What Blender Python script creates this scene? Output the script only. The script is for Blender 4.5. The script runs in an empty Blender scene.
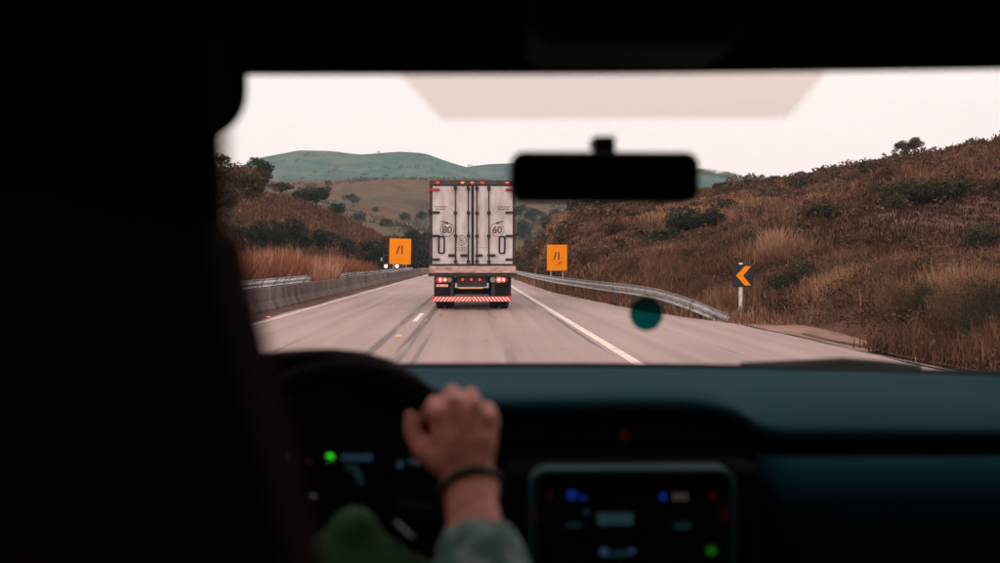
import bpy, bmesh, math, random
import numpy as np
from mathutils import Vector, Matrix, Euler, noise
R = math.radians
random.seed(7); rng = np.random.default_rng(7)
scene = bpy.context.scene
col = scene.collection

# ---------------------------------------------------------------- camera, world, light, exposure
EYE = Vector((0, 0, 1.45))
cam_d = bpy.data.cameras.new('camera'); cam = bpy.data.objects.new('camera', cam_d); col.objects.link(cam)
cam.location = EYE; cam.rotation_euler = (R(90 - 1.15), 0, R(-1.65))
cam_d.sensor_fit = 'HORIZONTAL'; cam_d.sensor_width = 36; cam_d.lens = 35
cam_d.clip_start = 0.02; cam_d.clip_end = 20000
cam_d.dof.use_dof = True; cam_d.dof.focus_distance = 30; cam_d.dof.aperture_fstop = 2.9
scene.camera = cam
FP = 972.2
RM = cam.rotation_euler.to_matrix()
def ray(px, py):
    d = RM @ Vector(((px - 500) / FP, -(py - 281.5) / FP, -1)); return d / d.y
def at(px, py, Y):
    return EYE + ray(px, py) * Y

w = bpy.data.worlds.new('World'); scene.world = w; w.use_nodes = True
nt = w.node_tree; nt.nodes.clear()
wo = nt.nodes.new('ShaderNodeOutputWorld'); bg = nt.nodes.new('ShaderNodeBackground')
sky = nt.nodes.new('ShaderNodeTexSky'); sky.sky_type = 'NISHITA'; sky.sun_disc = False
SUN_EL, SUN_ROT = 16, 205
sky.sun_elevation = R(SUN_EL); sky.sun_rotation = R(SUN_ROT); sky.dust_density = 3.0
mixw = nt.nodes.new('ShaderNodeMix'); mixw.data_type = 'RGBA'
mixw.inputs['Factor'].default_value = 0.93
nt.links.new(sky.outputs['Color'], mixw.inputs['A'])
# even cloud cover: faint soft structure in a pinkish evening overcast
tcw = nt.nodes.new('ShaderNodeTexCoord'); mpw = nt.nodes.new('ShaderNodeMapping'); mpw.inputs['Scale'].default_value = (1, 1, 6)
nzw = nt.nodes.new('ShaderNodeTexNoise'); nzw.inputs['Scale'].default_value = 3; nzw.inputs['Detail'].default_value = 5
crw = nt.nodes.new('ShaderNodeValToRGB')
K = 13.2
crw.color_ramp.elements[0].position = 0.3; crw.color_ramp.elements[0].color = (0.985, .825, .785, 1)
crw.color_ramp.elements[1].position = 0.7; crw.color_ramp.elements[1].color = (1.0, .86, .825, 1)
vm = nt.nodes.new('ShaderNodeVectorMath'); vm.operation = 'SCALE'; vm.inputs['Scale'].default_value = K
nt.links.new(tcw.outputs['Generated'], mpw.inputs['Vector']); nt.links.new(mpw.outputs['Vector'], nzw.inputs['Vector'])
nt.links.new(nzw.outputs['Fac'], crw.inputs['Fac']); nt.links.new(crw.outputs['Color'], vm.inputs[0])
nt.links.new(vm.outputs['Vector'], mixw.inputs['B'])
nt.links.new(mixw.outputs['Result'], bg.inputs['Color']); bg.inputs['Strength'].default_value = 0.11
nt.links.new(bg.outputs['Background'], wo.inputs['Surface'])

sd = bpy.data.lights.new('sun', 'SUN'); sd.energy = 1.2; sd.angle = R(25); sd.color = (1, .82, .72)
so = bpy.data.objects.new('sun', sd); col.objects.link(so)
a = R(SUN_ROT); e = R(SUN_EL)
sdir = Vector((math.sin(a) * math.cos(e), math.cos(a) * math.cos(e), math.sin(e)))
so.rotation_euler = (-sdir).to_track_quat('-Z', 'Y').to_euler(); so.location = sdir * 50

scene.view_settings.view_transform = 'Standard'; scene.view_settings.look = 'None'
scene.view_settings.exposure = 0.0; scene.view_settings.gamma = 1
scene.cycles.max_bounces = 6; scene.cycles.diffuse_bounces = 3; scene.cycles.transparent_max_bounces = 12
scene.cycles.volume_bounces = 0; scene.cycles.use_denoising = True

# ---------------------------------------------------------------- helpers
def tag(o, label=None, cat=None, group=None, kind=None):
    if label: o['label'] = label
    if cat: o['category'] = cat
    if group: o['group'] = group
    if kind: o['kind'] = kind
    return o
def empty(name, loc=(0, 0, 0), rz=0, **k):
    o = bpy.data.objects.new(name, None); col.objects.link(o); o.empty_display_size = .1
    o.location = loc; o.rotation_euler = (0, 0, rz); return tag(o, **k)
def wloc(o):
    m = Matrix.Identity(4)
    while o is not None:
        m = Matrix.LocRotScale(o.location, o.rotation_euler, o.scale) @ m; o = o.parent
    return m

class MB:
    def __init__(s): s.v = []; s.f = []
    def add(s, vs, fs):
        n = len(s.v); s.v += [tuple(p) for p in vs]; s.f += [tuple(i + n for i in q) for q in fs]; return s
    def box(s, x0, x1, y0, y1, z0, z1):
        vs = [(x, y, z) for z in (z0, z1) for y in (y0, y1) for x in (x0, x1)]
        return s.add(vs, [(0, 2, 3, 1), (4, 5, 7, 6), (0, 1, 5, 4), (2, 6, 7, 3), (0, 4, 6, 2), (1, 3, 7, 5)])
    def prism(s, pts, y0, y1):                 # outline in x,z, counter-clockwise seen from -y
        n = len(pts)
        vs = [(p[0], y0, p[1]) for p in pts] + [(p[0], y1, p[1]) for p in pts]
        return s.add(vs, [tuple(range(n)), tuple(range(2 * n - 1, n - 1, -1))] + [(i, i + n, (i + 1) % n + n, (i + 1) % n) for i in range(n)])
    def tube(s, path, r, n=8, closed=False, cap=True):
        path = [Vector(p) for p in path]; m = len(path); rs = r if isinstance(r, (list, tuple)) else [r] * m
        vs = []; up = None
        for i, p in enumerate(path):
            if closed: t = path[(i + 1) % m] - path[i - 1]
            else: t = path[min(i + 1, m - 1)] - path[max(i - 1, 0)]
            t.normalize()
            if up is None: up = Vector((0, 0, 1)) if abs(t.z) < .9 else Vector((0, 1, 0))
            a = t.cross(up).normalized(); b = a.cross(t).normalized(); up = b
            for k in range(n):
                th = 2 * math.pi * k / n; vs.append(p + (a * math.cos(th) + b * math.sin(th)) * rs[i])
        fs = []
        for i in range(m if closed else m - 1):
            j = (i + 1) % m
            for k in range(n): fs.append((i * n + k, i * n + (k + 1) % n, j * n + (k + 1) % n, j * n + k))
        if not closed and cap: fs += [tuple(range(n - 1, -1, -1)), tuple((m - 1) * n + k for k in range(n))]
        return s.add(vs, fs)
    def ball(s, c, r, nu=12, nv=8):
        if not isinstance(r, (tuple, list)): r = (r, r, r)
        vs = [(c[0], c[1], c[2] + r[2])]
        for i in range(1, nv):
            ph = math.pi * i / nv
            for k in range(nu):
                th = 2 * math.pi * k / nu
                vs.append((c[0] + r[0] * math.sin(ph) * math.cos(th), c[1] + r[1] * math.sin(ph) * math.sin(th), c[2] + r[2] * math.cos(ph)))
        vs.append((c[0], c[1], c[2] - r[2])); L = len(vs) - 1
        fs = [(0, 1 + k, 1 + (k + 1) % nu) for k in range(nu)]
        for i in range(nv - 2):
            for k in range(nu):
                fs.append((1 + i * nu + k, 1 + (i + 1) * nu + k, 1 + (i + 1) * nu + (k + 1) % nu, 1 + i * nu + (k + 1) % nu))
        fs += [(L, 1 + (nv - 2) * nu + (k + 1) % nu, 1 + (nv - 2) * nu + k) for k in range(nu)]
        return s.add(vs, fs)
    def caps(s, p0, p1, r0, r1):               # tapered capsule
        p0 = Vector(p0); p1 = Vector(p1)
        s.tube([p0, p1], [r0, r1], 12); s.ball(p0, r0); s.ball(p1, r1); return s
    def grid(s, P, nu, nv):                    # P(i,j)
        vs = [P(i, j) for j in range(nv) for i in range(nu)]
        return s.add(vs, [(j * nu + i, j * nu + i + 1, (j + 1) * nu + i + 1, (j + 1) * nu + i) for j in range(nv - 1) for i in range(nu - 1)])
    def mesh(s, name):
        me = bpy.data.meshes.new(name); me.from_pydata(s.v, [], s.f); me.validate(); return me
    def build(s, name, m, parent=None, smooth=False, bevel=0, seg=2, fix=True, world=False):
        me = s.mesh(name)
        if fix:
            bm = bmesh.new(); bm.from_mesh(me); bmesh.ops.recalc_face_normals(bm, faces=bm.faces); bm.to_mesh(me); bm.free()
        me.materials.append(m)
        if smooth: me.polygons.foreach_set('use_smooth', [True] * len(me.polygons))
        o = bpy.data.objects.new(name, me); col.objects.link(o)
        if parent:
            o.parent = parent
            if world: o.matrix_local = wloc(parent).inverted()
        if bevel:
            b = o.modifiers.new('bevel', 'BEVEL'); b.width = bevel; b.segments = seg; b.limit_method = 'ANGLE'; b.angle_limit = R(40)
            b.harden_normals = False
        return o

def circ(cx, cz, r, n=24, a0=0, a1=360, rz=None):
    rz = rz or r
    m = n if a1 - a0 >= 360 else n + 1
    return [(cx + r * math.cos(R(a0 + (a1 - a0) * i / n)), cz + rz * math.sin(R(a0 + (a1 - a0) * i / n))) for i in range(m)]
def rrect(x0, x1, z0, z1, r, n=5):
    pts = []
    for cx, cz, a in ((x1 - r, z0 + r, -90), (x1 - r, z1 - r, 0), (x0 + r, z1 - r, 90), (x0 + r, z0 + r, 180)):
        pts += [(cx + r * math.cos(R(a + 90 * i / n)), cz + r * math.sin(R(a + 90 * i / n))) for i in range(n + 1)]
    return pts
def ringmesh(mb, outer, inner, y0, y1):
    n = len(outer)
    vs = [(p[0], y0, p[1]) for p in outer] + [(p[0], y0, p[1]) for p in inner] + [(p[0], y1, p[1]) for p in outer] + [(p[0], y1, p[1]) for p in inner]
    fs = []
    for i in range(n):
        j = (i + 1) % n
        fs += [(i, j, n + j, n + i), (2 * n + i, 3 * n + i, 3 * n + j, 2 * n + j), (i, 2 * n + i, 2 * n + j, j), (n + i, n + j, 3 * n + j, 3 * n + i)]
    return mb.add(vs, fs)
def text_mesh(s, size, name, m, parent, loc, ext=.002):
    cu = bpy.data.curves.new(name, 'FONT'); cu.body = s; cu.size = size; cu.extrude = ext; cu.align_x = 'CENTER'; cu.align_y = 'CENTER'
    cu.resolution_u = 3; cu.offset = size * .03
    t = bpy.data.objects.new(name + '_src', cu); col.objects.link(t)
    dg = bpy.context.evaluated_depsgraph_get(); dg.update()
    me = bpy.data.meshes.new_from_object(t.evaluated_get(dg)); bpy.data.objects.remove(t)
    me.name = name; me.materials.clear(); me.materials.append(m)
    o = bpy.data.objects.new(name, me); col.objects.link(o); o.parent = parent; o.location = loc; o.rotation_euler = (R(90), 0, 0)
    return o
def copy_tree(o, parent=None):
    c = o.copy(); col.objects.link(c); c.parent = parent
    for ch in list(o.children): copy_tree(ch, c)
    return c

# ---------------------------------------------------------------- materials
def mat(name, c, rough=.6, metal=0, c2=None, world=False, scale=5, detail=6, bump=0, bscale=None, emit=None, es=0, spec=.5, stretch=None, p=(.35, .65), coat=0):
    m = bpy.data.materials.new(name); m.use_nodes = True; n = m.node_tree; b = n.nodes['Principled BSDF']
    b.inputs['Base Color'].default_value = (*c, 1); b.inputs['Roughness'].default_value = rough; b.inputs['Metallic'].default_value = metal
    b.inputs['Specular IOR Level'].default_value = spec
    if coat: b.inputs['Coat Weight'].default_value = coat
    if emit: b.inputs['Emission Color'].default_value = (*emit, 1); b.inputs['Emission Strength'].default_value = es
    tc = n.nodes.new('ShaderNodeTexCoord'); mp = n.nodes.new('ShaderNodeMapping'); n.links.new(n.nodes.new('ShaderNodeNewGeometry').outputs['Position'] if world else tc.outputs['Object'], mp.inputs['Vector'])
    if stretch: mp.inputs['Scale'].default_value = stretch
    if c2:
        z = n.nodes.new('ShaderNodeTexNoise'); z.inputs['Scale'].default_value = scale; z.inputs['Detail'].default_value = detail
        r = n.nodes.new('ShaderNodeValToRGB'); r.color_ramp.elements[0].color = (*c, 1); r.color_ramp.elements[1].color = (*c2, 1)
        r.color_ramp.elements[0].position, r.color_ramp.elements[1].position = p
        n.links.new(mp.outputs['Vector'], z.inputs['Vector']); n.links.new(z.outputs['Fac'], r.inputs['Fac']); n.links.new(r.outputs['Color'], b.inputs['Base Color'])
    if bump:
        z = n.nodes.new('ShaderNodeTexNoise'); z.inputs['Scale'].default_value = bscale or scale * 4; z.inputs['Detail'].default_value = 5
        bp = n.nodes.new('ShaderNodeBump'); bp.inputs['Strength'].default_value = bump; bp.inputs['Distance'].default_value = .02
        n.links.new(mp.outputs['Vector'], z.inputs['Vector']); n.links.new(z.outputs['Fac'], bp.inputs['Height']); n.links.new(bp.outputs['Normal'], b.inputs['Normal'])
    return m
def veg(name, stops, rough=.9, trans=0.0):
    m = bpy.data.materials.new(name); m.use_nodes = True; n = m.node_tree; b = n.nodes['Principled BSDF']
    b.inputs['Roughness'].default_value = rough; b.inputs['Specular IOR Level'].default_value = .15
    at_ = n.nodes.new('ShaderNodeAttribute'); at_.attribute_name = 'tone'
    r = n.nodes.new('ShaderNodeValToRGB'); cr = r.color_ramp
    while len(cr.elements) < len(stops): cr.elements.new(.5)
    for el, (p, c) in zip(cr.elements, stops): el.position = p; el.color = (*c, 1)
    n.links.new(at_.outputs['Fac'], r.inputs['Fac']); n.links.new(r.outputs['Color'], b.inputs['Base Color'])
    if trans:
        t = n.nodes.new('ShaderNodeBsdfTranslucent'); n.links.new(r.outputs['Color'], t.inputs['Color'])
        mx = n.nodes.new('ShaderNodeMixShader'); mx.inputs['Fac'].default_value = trans
        n.links.new(b.outputs[0], mx.inputs[1]); n.links.new(t.outputs[0], mx.inputs[2]); n.links.new(mx.outputs[0], n.nodes['Material Output'].inputs['Surface'])
    return m
def ground_mat(name, cols, scales, bump=.5):
    """two noises mixed: large patches and small tufts"""
    m = bpy.data.materials.new(name); m.use_nodes = True; n = m.node_tree; b = n.nodes['Principled BSDF']
    b.inputs['Roughness'].default_value = .95; b.inputs['Specular IOR Level'].default_value = .1
    g = n.nodes.new('ShaderNodeNewGeometry')
    def nz(s, d=6, dist=0):
        z = n.nodes.new('ShaderNodeTexNoise'); z.inputs['Scale'].default_value = s; z.inputs['Detail'].default_value = d; z.inputs['Distortion'].default_value = dist
        n.links.new(g.outputs['Position'], z.inputs['Vector']); return z
    def ramp(src, p0, c0, p1, c1):
        r = n.nodes.new('ShaderNodeValToRGB'); r.color_ramp.elements[0].position = p0; r.color_ramp.elements[1].position = p1
        r.color_ramp.elements[0].color = (*c0, 1); r.color_ramp.elements[1].color = (*c1, 1); n.links.new(src.outputs['Fac'], r.inputs['Fac']); return r
    r1 = ramp(nz(scales[0], 8, .4), .38, cols[0], .62, cols[1])
    r2 = ramp(nz(scales[1], 8), .35, cols[2], .68, cols[3])
    z3 = nz(scales[2], 5, .6)
    r3 = ramp(z3, .42, (0, 0, 0), .6, (1, 1, 1))
    mx = n.nodes.new('ShaderNodeMix'); mx.data_type = 'RGBA'
    n.links.new(r3.outputs['Color'], mx.inputs['Factor']); n.links.new(r1.outputs['Color'], mx.inputs['A']); n.links.new(r2.outputs['Color'], mx.inputs['B'])
    n.links.new(mx.outputs['Result'], b.inputs['Base Color'])
    bp = n.nodes.new('ShaderNodeBump'); bp.inputs['Strength'].default_value = bump; bp.inputs['Distance'].default_value = .6 / scales[1]
    zb = nz(scales[1] * 2.5, 6); n.links.new(zb.outputs['Fac'], bp.inputs['Height']); n.links.new(bp.outputs['Normal'], b.inputs['Normal'])
    return m

M = {}
M['conc'] = mat('barrier_concrete', (.06, .042, .038), .9, c2=(.21, .165, .15), scale=1.0, detail=12, bump=.4, bscale=30, stretch=(1, 1.6, .8), world=True, p=(.3, .68))
M['line'] = mat('road_paint', (.42, .33, .28), .6, c2=(.84, .73, .64), scale=6, bump=.2, p=(.25, .5))
M['lineY'] = mat('worn_edge_paint', (.38, .28, .24), .6, c2=(.80, .72, .66), scale=4, bump=.2, p=(.3, .55))
M['steel'] = mat('galvanised_steel', (.30, .31, .32), .42, .55, c2=(.50, .50, .50), scale=3, bump=.1)
M['steeldull'] = mat('weathered_rail_steel', (.28, .30, .30), .7, .1, c2=(.55, .56, .55), scale=2, p=(.3, .6))
M['palerail'] = mat('pale_painted_rail', (.50, .54, .55), .6, c2=(.80, .84, .84), scale=1.5, stretch=(1, .4, 2), p=(.35, .55))
M['orange'] = mat('orange_sign_face', (1, .27, .002), .6, c2=(1, .31, .003), scale=2, spec=.1)
M['black'] = mat('black_paint', (.012, .012, .014), .5)
M['white'] = mat('white_post_paint', (.6, .56, .54), .6, c2=(.8, .77, .75), scale=8)
M['truckwhite'] = mat('dirty_white_truck_paint', (.34, .29, .285), .5, c2=(.64, .59, .585), scale=1.9, stretch=(2.2, 1, .8), detail=12, bump=.05, p=(.26, .62))
M['truckframe'] = mat('dark_door_frame', (.022, .016, .018), .6, c2=(.07, .04, .04), scale=8)
M['gasket'] = mat('black_rubber_gasket', (.02, .018, .02), .8)
M['rust'] = mat('dirty_pink_sill', (.30, .15, .12), .6, c2=(.60, .42, .37), scale=5, stretch=(1, 1, 3))
M['chassis'] = mat('black_chassis', (.012, .012, .013), .7, c2=(.03, .025, .025), scale=6)
M['rubber'] = mat('tyre_rubber', (.012, .012, .013), .85, bump=.4, bscale=40)
M['rim'] = mat('wheel_rim', (.18, .17, .17), .5, .4)
M['redlens'] = mat('lit_red_lamp', (.5, .01, .01), .2, emit=(1, .03, .02), es=1.3)
M['redcore'] = mat('bright_red_lamp', (.7, .1, .08), .2, emit=(1, .05, .03), es=1.5)
M['bulb'] = mat('hot_red_bulb', (.7, .2, .1), .2, emit=(1, .35, .24), es=7)
M['redoff'] = mat('red_lens', (.35, .015, .012), .25)
M['amber'] = mat('amber_glow', (.7, .2, .02), .3, emit=(1, .3, .03), es=1.2)
M['clear'] = mat('clear_lamp', (.26, .2, .19), .25)
M['stripered'] = mat('reflective_red', (.85, .045, .03), .4)
M['stripewhite'] = mat('reflective_white', (.85, .66, .60), .4)
M['decal'] = mat('grey_decal', (.09, .075, .08), .6, c2=(.25, .22, .22), scale=14, p=(.5, .75))
M['decalred'] = mat('faded_red_decal', (.42, .15, .14), .6)
M['bark'] = mat('bark', (.05, .035, .028), .9, c2=(.12, .09, .07), scale=12, bump=.5)
M['grass'] = veg('dry_grass', [(0, (.035, .021, .016)), (.3, (.12, .058, .036)), (.6, (.25, .125, .074)), (.85, (.38, .21, .13)), (1, (.50, .31, .22))], trans=.25)
M['reed'] = veg('tall_dry_grass', [(0, (.045, .020, .014)), (.3, (.19, .070, .040)), (.6, (.36, .145, .085)), (.85, (.50, .25, .16)), (1, (.62, .38, .27))], trans=.3)
M['leafdark'] = veg('dark_foliage', [(0, (.010, .016, .013)), (.5, (.026, .032, .022)), (1, (.060, .060, .036))], trans=.2)
M['leafbrown'] = veg('brown_foliage', [(0, (.035, .022, .016)), (.5, (.10, .056, .036)), (1, (.19, .11, .07))], trans=.2)
M['leafolive'] = veg('olive_foliage', [(0, (.022, .024, .016)), (.5, (.048, .047, .028)), (1, (.085, .075, .042))], trans=.2)
M['hillR'] = ground_mat('dry_hillside', [(.055, .028, .021), (.15, .073, .052), (.08, .040, .03), (.21, .11, .08)], (.35, 1.6, .09))
M['hillL'] = ground_mat('red_grass_slope', [(.10, .046, .032), (.17, .075, .05), (.07, .035, .025), (.14, .07, .045)], (.2, .7, .06))
M['midhill'] = ground_mat('olive_brown_hill', [(.075, .062, .040), (.135, .105, .065), (.12, .060, .040), (.16, .11, .07)], (.03, .12, .012))
M['mount'] = ground_mat('haze_teal_mountain', [(.012, .070, .072), (.050, .140, .115), (.025, .095, .090), (.13, .16, .11)], (.008, .03, .005))  # teal of the distant haze is put into the base colour
M['soil'] = ground_mat('bare_soil', [(.12, .07, .05), (.20, .12, .09), (.10, .05, .035), (.22, .13, .10)], (.5, 3, .15))
M['dirt'] = ground_mat('pink_dirt_apron', [(.30, .17, .135), (.42, .26, .21), (.24, .13, .105), (.38, .24, .2)], (.6, 4, .4))

def road_mat():
    m = bpy.data.materials.new('worn_asphalt'); m.use_nodes = True; n = m.node_tree; L = n.links; b = n.nodes['Principled BSDF']
    b.inputs['Roughness'].default_value = .62; b.inputs['Specular IOR Level'].default_value = .35
    g = n.nodes.new('ShaderNodeNewGeometry'); sx = n.nodes.new('ShaderNodeSeparateXYZ'); L.new(g.outputs['Position'], sx.inputs[0])
    def nz(s, sc, d=6):
        mp = n.nodes.new('ShaderNodeMapping'); mp.inputs['Scale'].default_value = sc; L.new(g.outputs['Position'], mp.inputs['Vector'])
        z = n.nodes.new('ShaderNodeTexNoise'); z.inputs['Scale'].default_value = s; z.inputs['Detail'].default_value = d; L.new(mp.outputs['Vector'], z.inputs['Vector']); return z.outputs['Fac']
    def math_(op, a, b_=None, c=None):
        k = n.nodes.new('ShaderNodeMath'); k.operation = op
        for i, x in enumerate((a, b_, c)):
            if x is None: continue
            if isinstance(x, (int, float)): k.inputs[i].default_value = x
            else: L.new(x, k.inputs[i])
        return k.outputs[0]
    def mapr(x, a0, a1, b0, b1):
        k = n.nodes.new('ShaderNodeMapRange'); L.new(x, k.inputs[0])
        for i, v in enumerate((a0, a1, b0, b1)): k.inputs[i + 1].default_value = v
        return k.outputs[0]
    streak = mapr(nz(1.0, (2.4, .05, 1)), .3, .7, .80, 1.14)
    patch = mapr(nz(.35, (1, .35, 1)), .35, .65, .90, 1.10)
    fine = mapr(nz(38, (1, 1, 1), 3), .3, .7, .86, 1.12)
    # sealed seams flanking the lane dashes and the edge line, tyre scuffs
    def seam(x0, wd, depth, thr):
        d = math_('ABSOLUTE', math_('SUBTRACT', sx.outputs[0], x0))
        s = mapr(d, wd * .5, wd, 1, 0)
        k = mapr(nz(1.1, (3, .10, 1)), thr, thr + .08, 0, 1)
        return math_('SUBTRACT', 1, math_('MULTIPLY', math_('MULTIPLY', s, k), depth))
    v = math_('MULTIPLY', streak, patch); v = math_('MULTIPLY', v, fine)
    for x0, wd, dp, th in ((-1.64, .11, .55, .36), (-1.14, .12, .60, .38), (2.16, .06, .6, .36), (-3.2, .05, .3, .52), (.55, .16, .22, .5), (4.2, .05, .35, .5), (-.2, .04, .25, .5), (-.85, .06, .4, .5)):
        v = math_('MULTIPLY', v, seam(x0, wd, dp, th))
    # dark pocks
    pk = mapr(nz(1.6, (1, .55, 1), 4), .68, .72, 1, .72); v = math_('MULTIPLY', v, pk)
    r = n.nodes.new('ShaderNodeMix'); r.data_type = 'RGBA'; r.blend_type = 'MULTIPLY'; r.inputs['Factor'].default_value = 1
    r.inputs['A'].default_value = (.375, .268, .245, 1); L.new(v, r.inputs['B']); L.new(r.outputs['Result'], b.inputs['Base Color'])
    bp = n.nodes.new('ShaderNodeBump'); bp.inputs['Strength'].default_value = .35; bp.inputs['Distance'].default_value = .01
    L.new(nz(60, (1, 1, 1), 3), bp.inputs['Height']); L.new(bp.outputs['Normal'], b.inputs['Normal'])
    return m
M['road'] = road_mat()
# interior
M['dash'] = mat('soft_teal_grey_dash', (.010, .038, .050), .8, bump=.25, bscale=400, c2=(.013, .045, .058), scale=3, spec=.03)
M['dashdark'] = mat('dark_lower_dash', (.005, .034, .048), .85, spec=.02, bump=.25, bscale=400)
M['cabin'] = mat('black_cabin_plastic', (.006, .006, .007), .75, spec=.2)
M['liner'] = mat('black_roof_lining', (.004, .004, .004), .95, spec=.05)
M['piano'] = mat('gloss_black_trim', (.004, .004, .005), .35, spec=.3)
M['wheelleather'] = mat('black_leather', (.003, .003, .003), .9, bump=.2, bscale=300, spec=.04)
M['hub'] = mat('dark_green_hub', (.007, .042, .007), .7, spec=.2)
M['chrome'] = mat('chrome', (.6, .6, .6), .2, 1)
M['bezel'] = mat('satin_teal_bezel', (.015, .05, .058), .55, .1, spec=.25)
M['seat'] = mat('dark_brown_leather', (.024, .0055, .004), .8, bump=.3, bscale=150, spec=.03)
M['skin'] = mat('skin', (.30, .075, .05), .6, c2=(.52, .17, .115), scale=60, bump=.25, bscale=180)
M['hair'] = mat('black_hair', (.008, .006, .005), .7, spec=.1)
M['sleeve'] = mat('teal_check_shirt', (.03, .10, .09), .85, c2=(.17, .24, .22), scale=28, p=(.45, .6), bump=.3)
M['trouser'] = mat('dark_trousers', (.012, .014, .02), .9)
M['band'] = mat('black_bracelet', (.008, .006, .006), .5)
M['carpaint'] = mat('dark_car_paint', (.02, .022, .025), .25, .3, coat=.5)
def emis(name, c, s): return mat(name, (.005, .005, .005), .5, emit=c, es=s)
M['eg'] = emis('green_light', (.03, 1, .02), 1.0); M['eb'] = emis('blue_light', (.02, .12, 1), 0.140)
M['et'] = emis('teal_light', (.25, .62, .72), 0.042); M['er'] = emis('red_light', (1, .03, .03), .012)
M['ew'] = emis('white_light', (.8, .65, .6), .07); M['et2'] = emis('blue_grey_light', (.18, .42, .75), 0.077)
M['ed'] = emis('dim_teal_light', (.08, .35, .4), .035); M['eg2'] = emis('green_icon', (.03, .6, .02), .12)
M['head'] = emis('headlight_lit', (1, .62, .38), 12)

def glass(name, tint, fres=True, rough=0):
    m = bpy.data.materials.new(name); m.use_nodes = True; n = m.node_tree; n.nodes.remove(n.nodes['Principled BSDF'])
    t = n.nodes.new('ShaderNodeBsdfTransparent'); t.inputs['Color'].default_value = (*tint, 1)
    g = n.nodes.new('ShaderNodeBsdfGlossy'); g.inputs['Roughness'].default_value = rough; g.inputs['Color'].default_value = (.8, .8, .8, 1)
    ge = n.nodes.new('ShaderNodeNewGeometry'); dt = n.nodes.new('ShaderNodeVectorMath'); dt.operation = 'DOT_PRODUCT'
    n.links.new(ge.outputs['Incoming'], dt.inputs[0]); n.links.new(ge.outputs['Normal'], dt.inputs[1])
    def mt(op, x, v=None, w_=None):
        k = n.nodes.new('ShaderNodeMath'); k.operation = op; n.links.new(x, k.inputs[0])
        if v is not None: k.inputs[1].default_value = v
        if w_ is not None: k.inputs[2].default_value = w_
        return k.outputs[0]
    ca = mt('ABSOLUTE', dt.outputs['Value']); om = mt('MULTIPLY_ADD', ca, -1, 1); f = mt('MULTIPLY_ADD', mt('POWER', om, 5), .5, .02)   # Schlick, same from both sides
    mx = n.nodes.new('ShaderNodeMixShader')
    n.links.new(f, mx.inputs['Fac']); n.links.new(t.outputs[0], mx.inputs[1]); n.links.new(g.outputs[0], mx.inputs[2])
    n.links.new(mx.outputs[0], n.nodes['Material Output'].inputs['Surface']); return m
M['glass'] = glass('windscreen_glass', (.985, .985, .985))
M['tint'] = glass('pinkish_tint', (.83, .745, .72))
M['dglass'] = glass('dark_tinted_glass', (.02, .02, .02))
M['sglass'] = glass('side_glass', (.6, .6, .6))
M['stick'] = glass('teal_sticker_film', (.02, .36, .35))
M['mirror'] = mat('mirror_silver', (.35, .33, .33), .08, 1)

# ---------------------------------------------------------------- terrain
def ip(x, xs, ys): return float(np.interp(x, xs, ys))
class Hill:
    def __init__(s, px, sil, yf, yr, zf=-.06, p=1.15, amp=1.0, ns=.05, seed=0, back=.7):
        s.px, s.sil, s.yf, s.yr, s.zf, s.p, s.amp, s.ns, s.seed, s.back = px, sil, yf, yr, zf, p, amp, ns, seed, back
    def pt(s, u, t):
        yf = ip(u, s.px, s.yf); yr = ip(u, s.px, s.yr); Y = yf + (yr - yf) * t
        d = ray(u, 262); X = d.x * Y; zr = at(u, ip(u, s.px, s.sil), yr).z
        if t <= 1: z = s.zf + (zr - s.zf) * t ** s.p
        else: z = zr + (s.zf - zr) * min(1, (t - 1) / s.back) ** 1.6
        nn = noise.fractal(Vector((X * s.ns, Y * s.ns, s.seed)), .9, 2.1, 5)
        env = math.sin(math.pi * min(1, t)) * .9 + .1 * (0 if t < .02 else 1)
        if t > 1: env = .1
        return Vector((X, Y, z + nn * s.amp * env))
    def build(s, name, m, nu, nv, u0, u1):
        nb = max(6, nv // 6)
        ts = [(j / (nv - 1)) for j in range(nv)] + [1 + s.back * (j + 1) / nb for j in range(nb)]
        mb = MB(); mb.grid(lambda i, j: s.pt(u0 + (u1 - u0) * i / (nu - 1), ts[j]), nu, len(ts))
        o = mb.build(name, m, smooth=True, fix=False); return tag(o, kind='structure')

HR = Hill([480, 505, 520, 540, 560, 580, 620, 700, 770, 830, 880, 930, 1000, 1080, 1200, 1400, 1800],
          [263, 264, 262, 238, 215, 208, 201, 190, 181.5, 171, 163, 155.5, 142, 130, 122, 118, 118],
          [170, 130, 106, 80, 58, 44, 33.5, 28, 24, 20, 16.2, 14.0, 12.2, 10, 7.5, 5.4, 3.4],
          [200, 150, 118, 100, 88, 88, 95, 102, 105, 105, 100, 98, 96, 88, 70, 55, 38], p=1.12, amp=2.2, ns=.055, seed=3)
HL = Hill([-600, -200, 100, 200, 245, 280, 300, 340, 375, 400, 420, 445],
          [150, 150, 168, 180, 189, 195, 200, 214, 232, 243, 252, 261],
          [22, 36, 58, 76, 88, 100, 110, 140, 175, 205, 240, 300],
          [45, 70, 100, 125, 138, 148, 155, 175, 200, 225, 258, 315], p=1.1, amp=1.4, ns=.03, seed=11)
HM = Hill([0, 120, 200, 290, 340, 430, 480, 520, 560, 610, 700, 900], [190, 188, 184, 181, 180, 178, 179, 184, 196, 214, 235, 255],
          [300, 290, 280, 270, 300, 330, 340, 330, 320, 320, 320, 320], [560, 560, 560, 560, 560, 570, 570, 560, 540, 520, 520, 520], p=1.05, amp=9, ns=.009, seed=5)
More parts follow.
